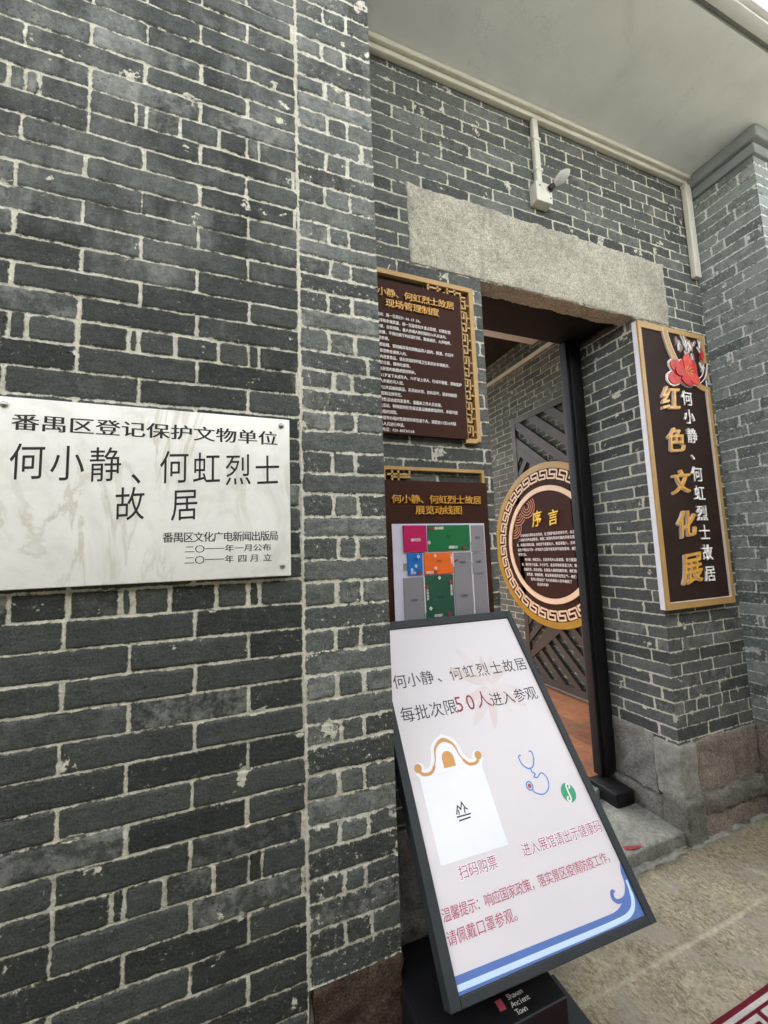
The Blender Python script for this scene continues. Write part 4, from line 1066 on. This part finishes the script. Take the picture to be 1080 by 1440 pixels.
stroke(bm, FS, bez([(.566, .340), (.572, .348), (.566, .354), (.559, .349), (.558, .331), (.557, .314), (.550, .308), (.544, .314), (.550, .322)], 6), .0052, .0010, .0014)
mesh_from_bm('badge_mark', bm, M['letter_white'], bdg)

# ------------------------------------------------------------------ wall lamp, cable duct, sticker, mat
wl = thing('wall_lamp', (1.53, YB, 3.26), 'bare bulb on a cream junction box above the granite lintel', 'lamp')
rough_box('junction_box', 1.462, 1.566, YB - .055, YB - .001, 3.275, 3.385, M['pvc'], wl, .05, 0, .004)
rough_box('conduit', 1.497, 1.533, YB - .030, YB - .003, 3.386, ZC - .054, M['pvc'], wl, .2, 0, .006)
bm = bmesh.new(); prof = [(0, .020), (.018, .020), (.022, .017), (.030, .017)]
def lathe(bm, prof, org, axis, n=24):
    z = Vector(axis).normalized(); x = z.orthogonal().normalized(); y = z.cross(x); rings = []
    for a, r_ in prof: rings.append([bm.verts.new(Vector(org) + z * a + (x * math.cos(2 * math.pi * i / n) + y * math.sin(2 * math.pi * i / n)) * max(r_, .0004)) for i in range(n)])
    for p, q in zip(rings, rings[1:]):
        for i in range(n): bm.faces.new((p[i], p[(i + 1) % n], q[(i + 1) % n], q[i]))
    bm.faces.new(rings[0][::-1]); bm.faces.new(rings[-1])
org = (1.545, YB - .056, 3.352); ax_ = (.45, -.75, .38)
lathe(bm, [(0, .017), (.016, .017), (.020, .014), (.030, .014)], org, ax_); mesh_from_bm('socket', bm, M['letter_ink'], wl, True)
bm = bmesh.new(); o2 = Vector(org) + Vector(ax_).normalized() * .030
lathe(bm, [(0, .012), (.010, .016), (.024, .024), (.040, .0275), (.056, .025), (.070, .018), (.080, .010), (.085, .003)], o2, ax_); mesh_from_bm('bulb', bm, M['glass'], wl, True)
bm = bmesh.new(); stroke(bm, Frame(tuple(o2), ax_, (0, .45, .9)), [(.01, 0), (.05, .004), (.05, -.004)], .001, -.0005, .0005); mesh_from_bm('filament', bm, M['steel'], wl)
bm = bmesh.new()
for sx, sz in ((1.485, 3.36), (1.552, 3.305)):
    disc(bm, Frame((0, YB - .055, 0), (1, 0, 0), (0, 0, 1)), sx, sz, .0045, .0, .0012, 12)
mesh_from_bm('screw', bm, M['letter_ink'], wl)
for z_ in (3.48, 3.66): rough_box('clip', 1.489, 1.541, YB - .033, YB - .002, z_, z_ + .016, M['pvc'], wl, .2, 0, .002)
cd = thing('cable_duct', (2.745, YB, 3.15), 'cream plastic cable duct running down the inner corner of the porch', 'cable duct')
rough_box('duct', 2.712, 2.768, YB - .034, YB - .003, 3.15, ZC - .056, M['pvc'], cd, .2, 0, .004)
rough_box('duct_elbow', 2.706, 2.774, YB - .036, YB - .003, ZC - .075, ZC - .0545, M['pvc'], cd, .2, 0, .004)

bm = bmesh.new(); prism(bm, Frame((0, 0, .054), (1, 0, 0), (0, 1, 0)), [(1.700, 1.545), (1.760, 1.534), (1.842, 1.520), (1.850, 1.534), (1.80, 1.548), (1.762, 1.562), (1.73, 1.566)], 0, .0012)
o = mesh_from_bm('floor_sticker', bm, M['red_tape']); tag(o, 'worn red sticker on the edge of the stone doorstep', 'sticker')

mat_ = thing('door_mat', (1.9, .55, 0), 'maroon mat with white meander border lying on the stone paving', 'mat')
FM = Frame((0, 0, 0), (1, 0, 0), (0, 1, 0))
us = np.concatenate([ar(.75, 2.9, .02)]); vs = ar(.05, .975, .01)
rough_box('pile', .72, 2.9, .02, .972, .001, .011, M['rug_red'], mat_, .05, .002, .004, 44)
bm = bmesh.new()
stroke(bm, FM, [(.75, .948), (2.87, .948), (2.87, .05), (.75, .05)], .013, .009, .0128, True)
p_ = .13
for i in range(16):
    x = .80 + p_ * i
    stroke(bm, FM, [(x, .845), (x, .925), (x + .095, .925), (x + .095, .868), (x + .045, .868), (x + .045, .896)], .014, .009, .0128)
    stroke(bm, FM, [(x + .008, .845), (x + p_ - .008, .845)], .014, .009, .0127)
stroke(bm, FM, [(.80, .822), (2.86, .822)], .008, .009, .0128)
mesh_from_bm('meander_border', bm, M['rug_white'], mat_)
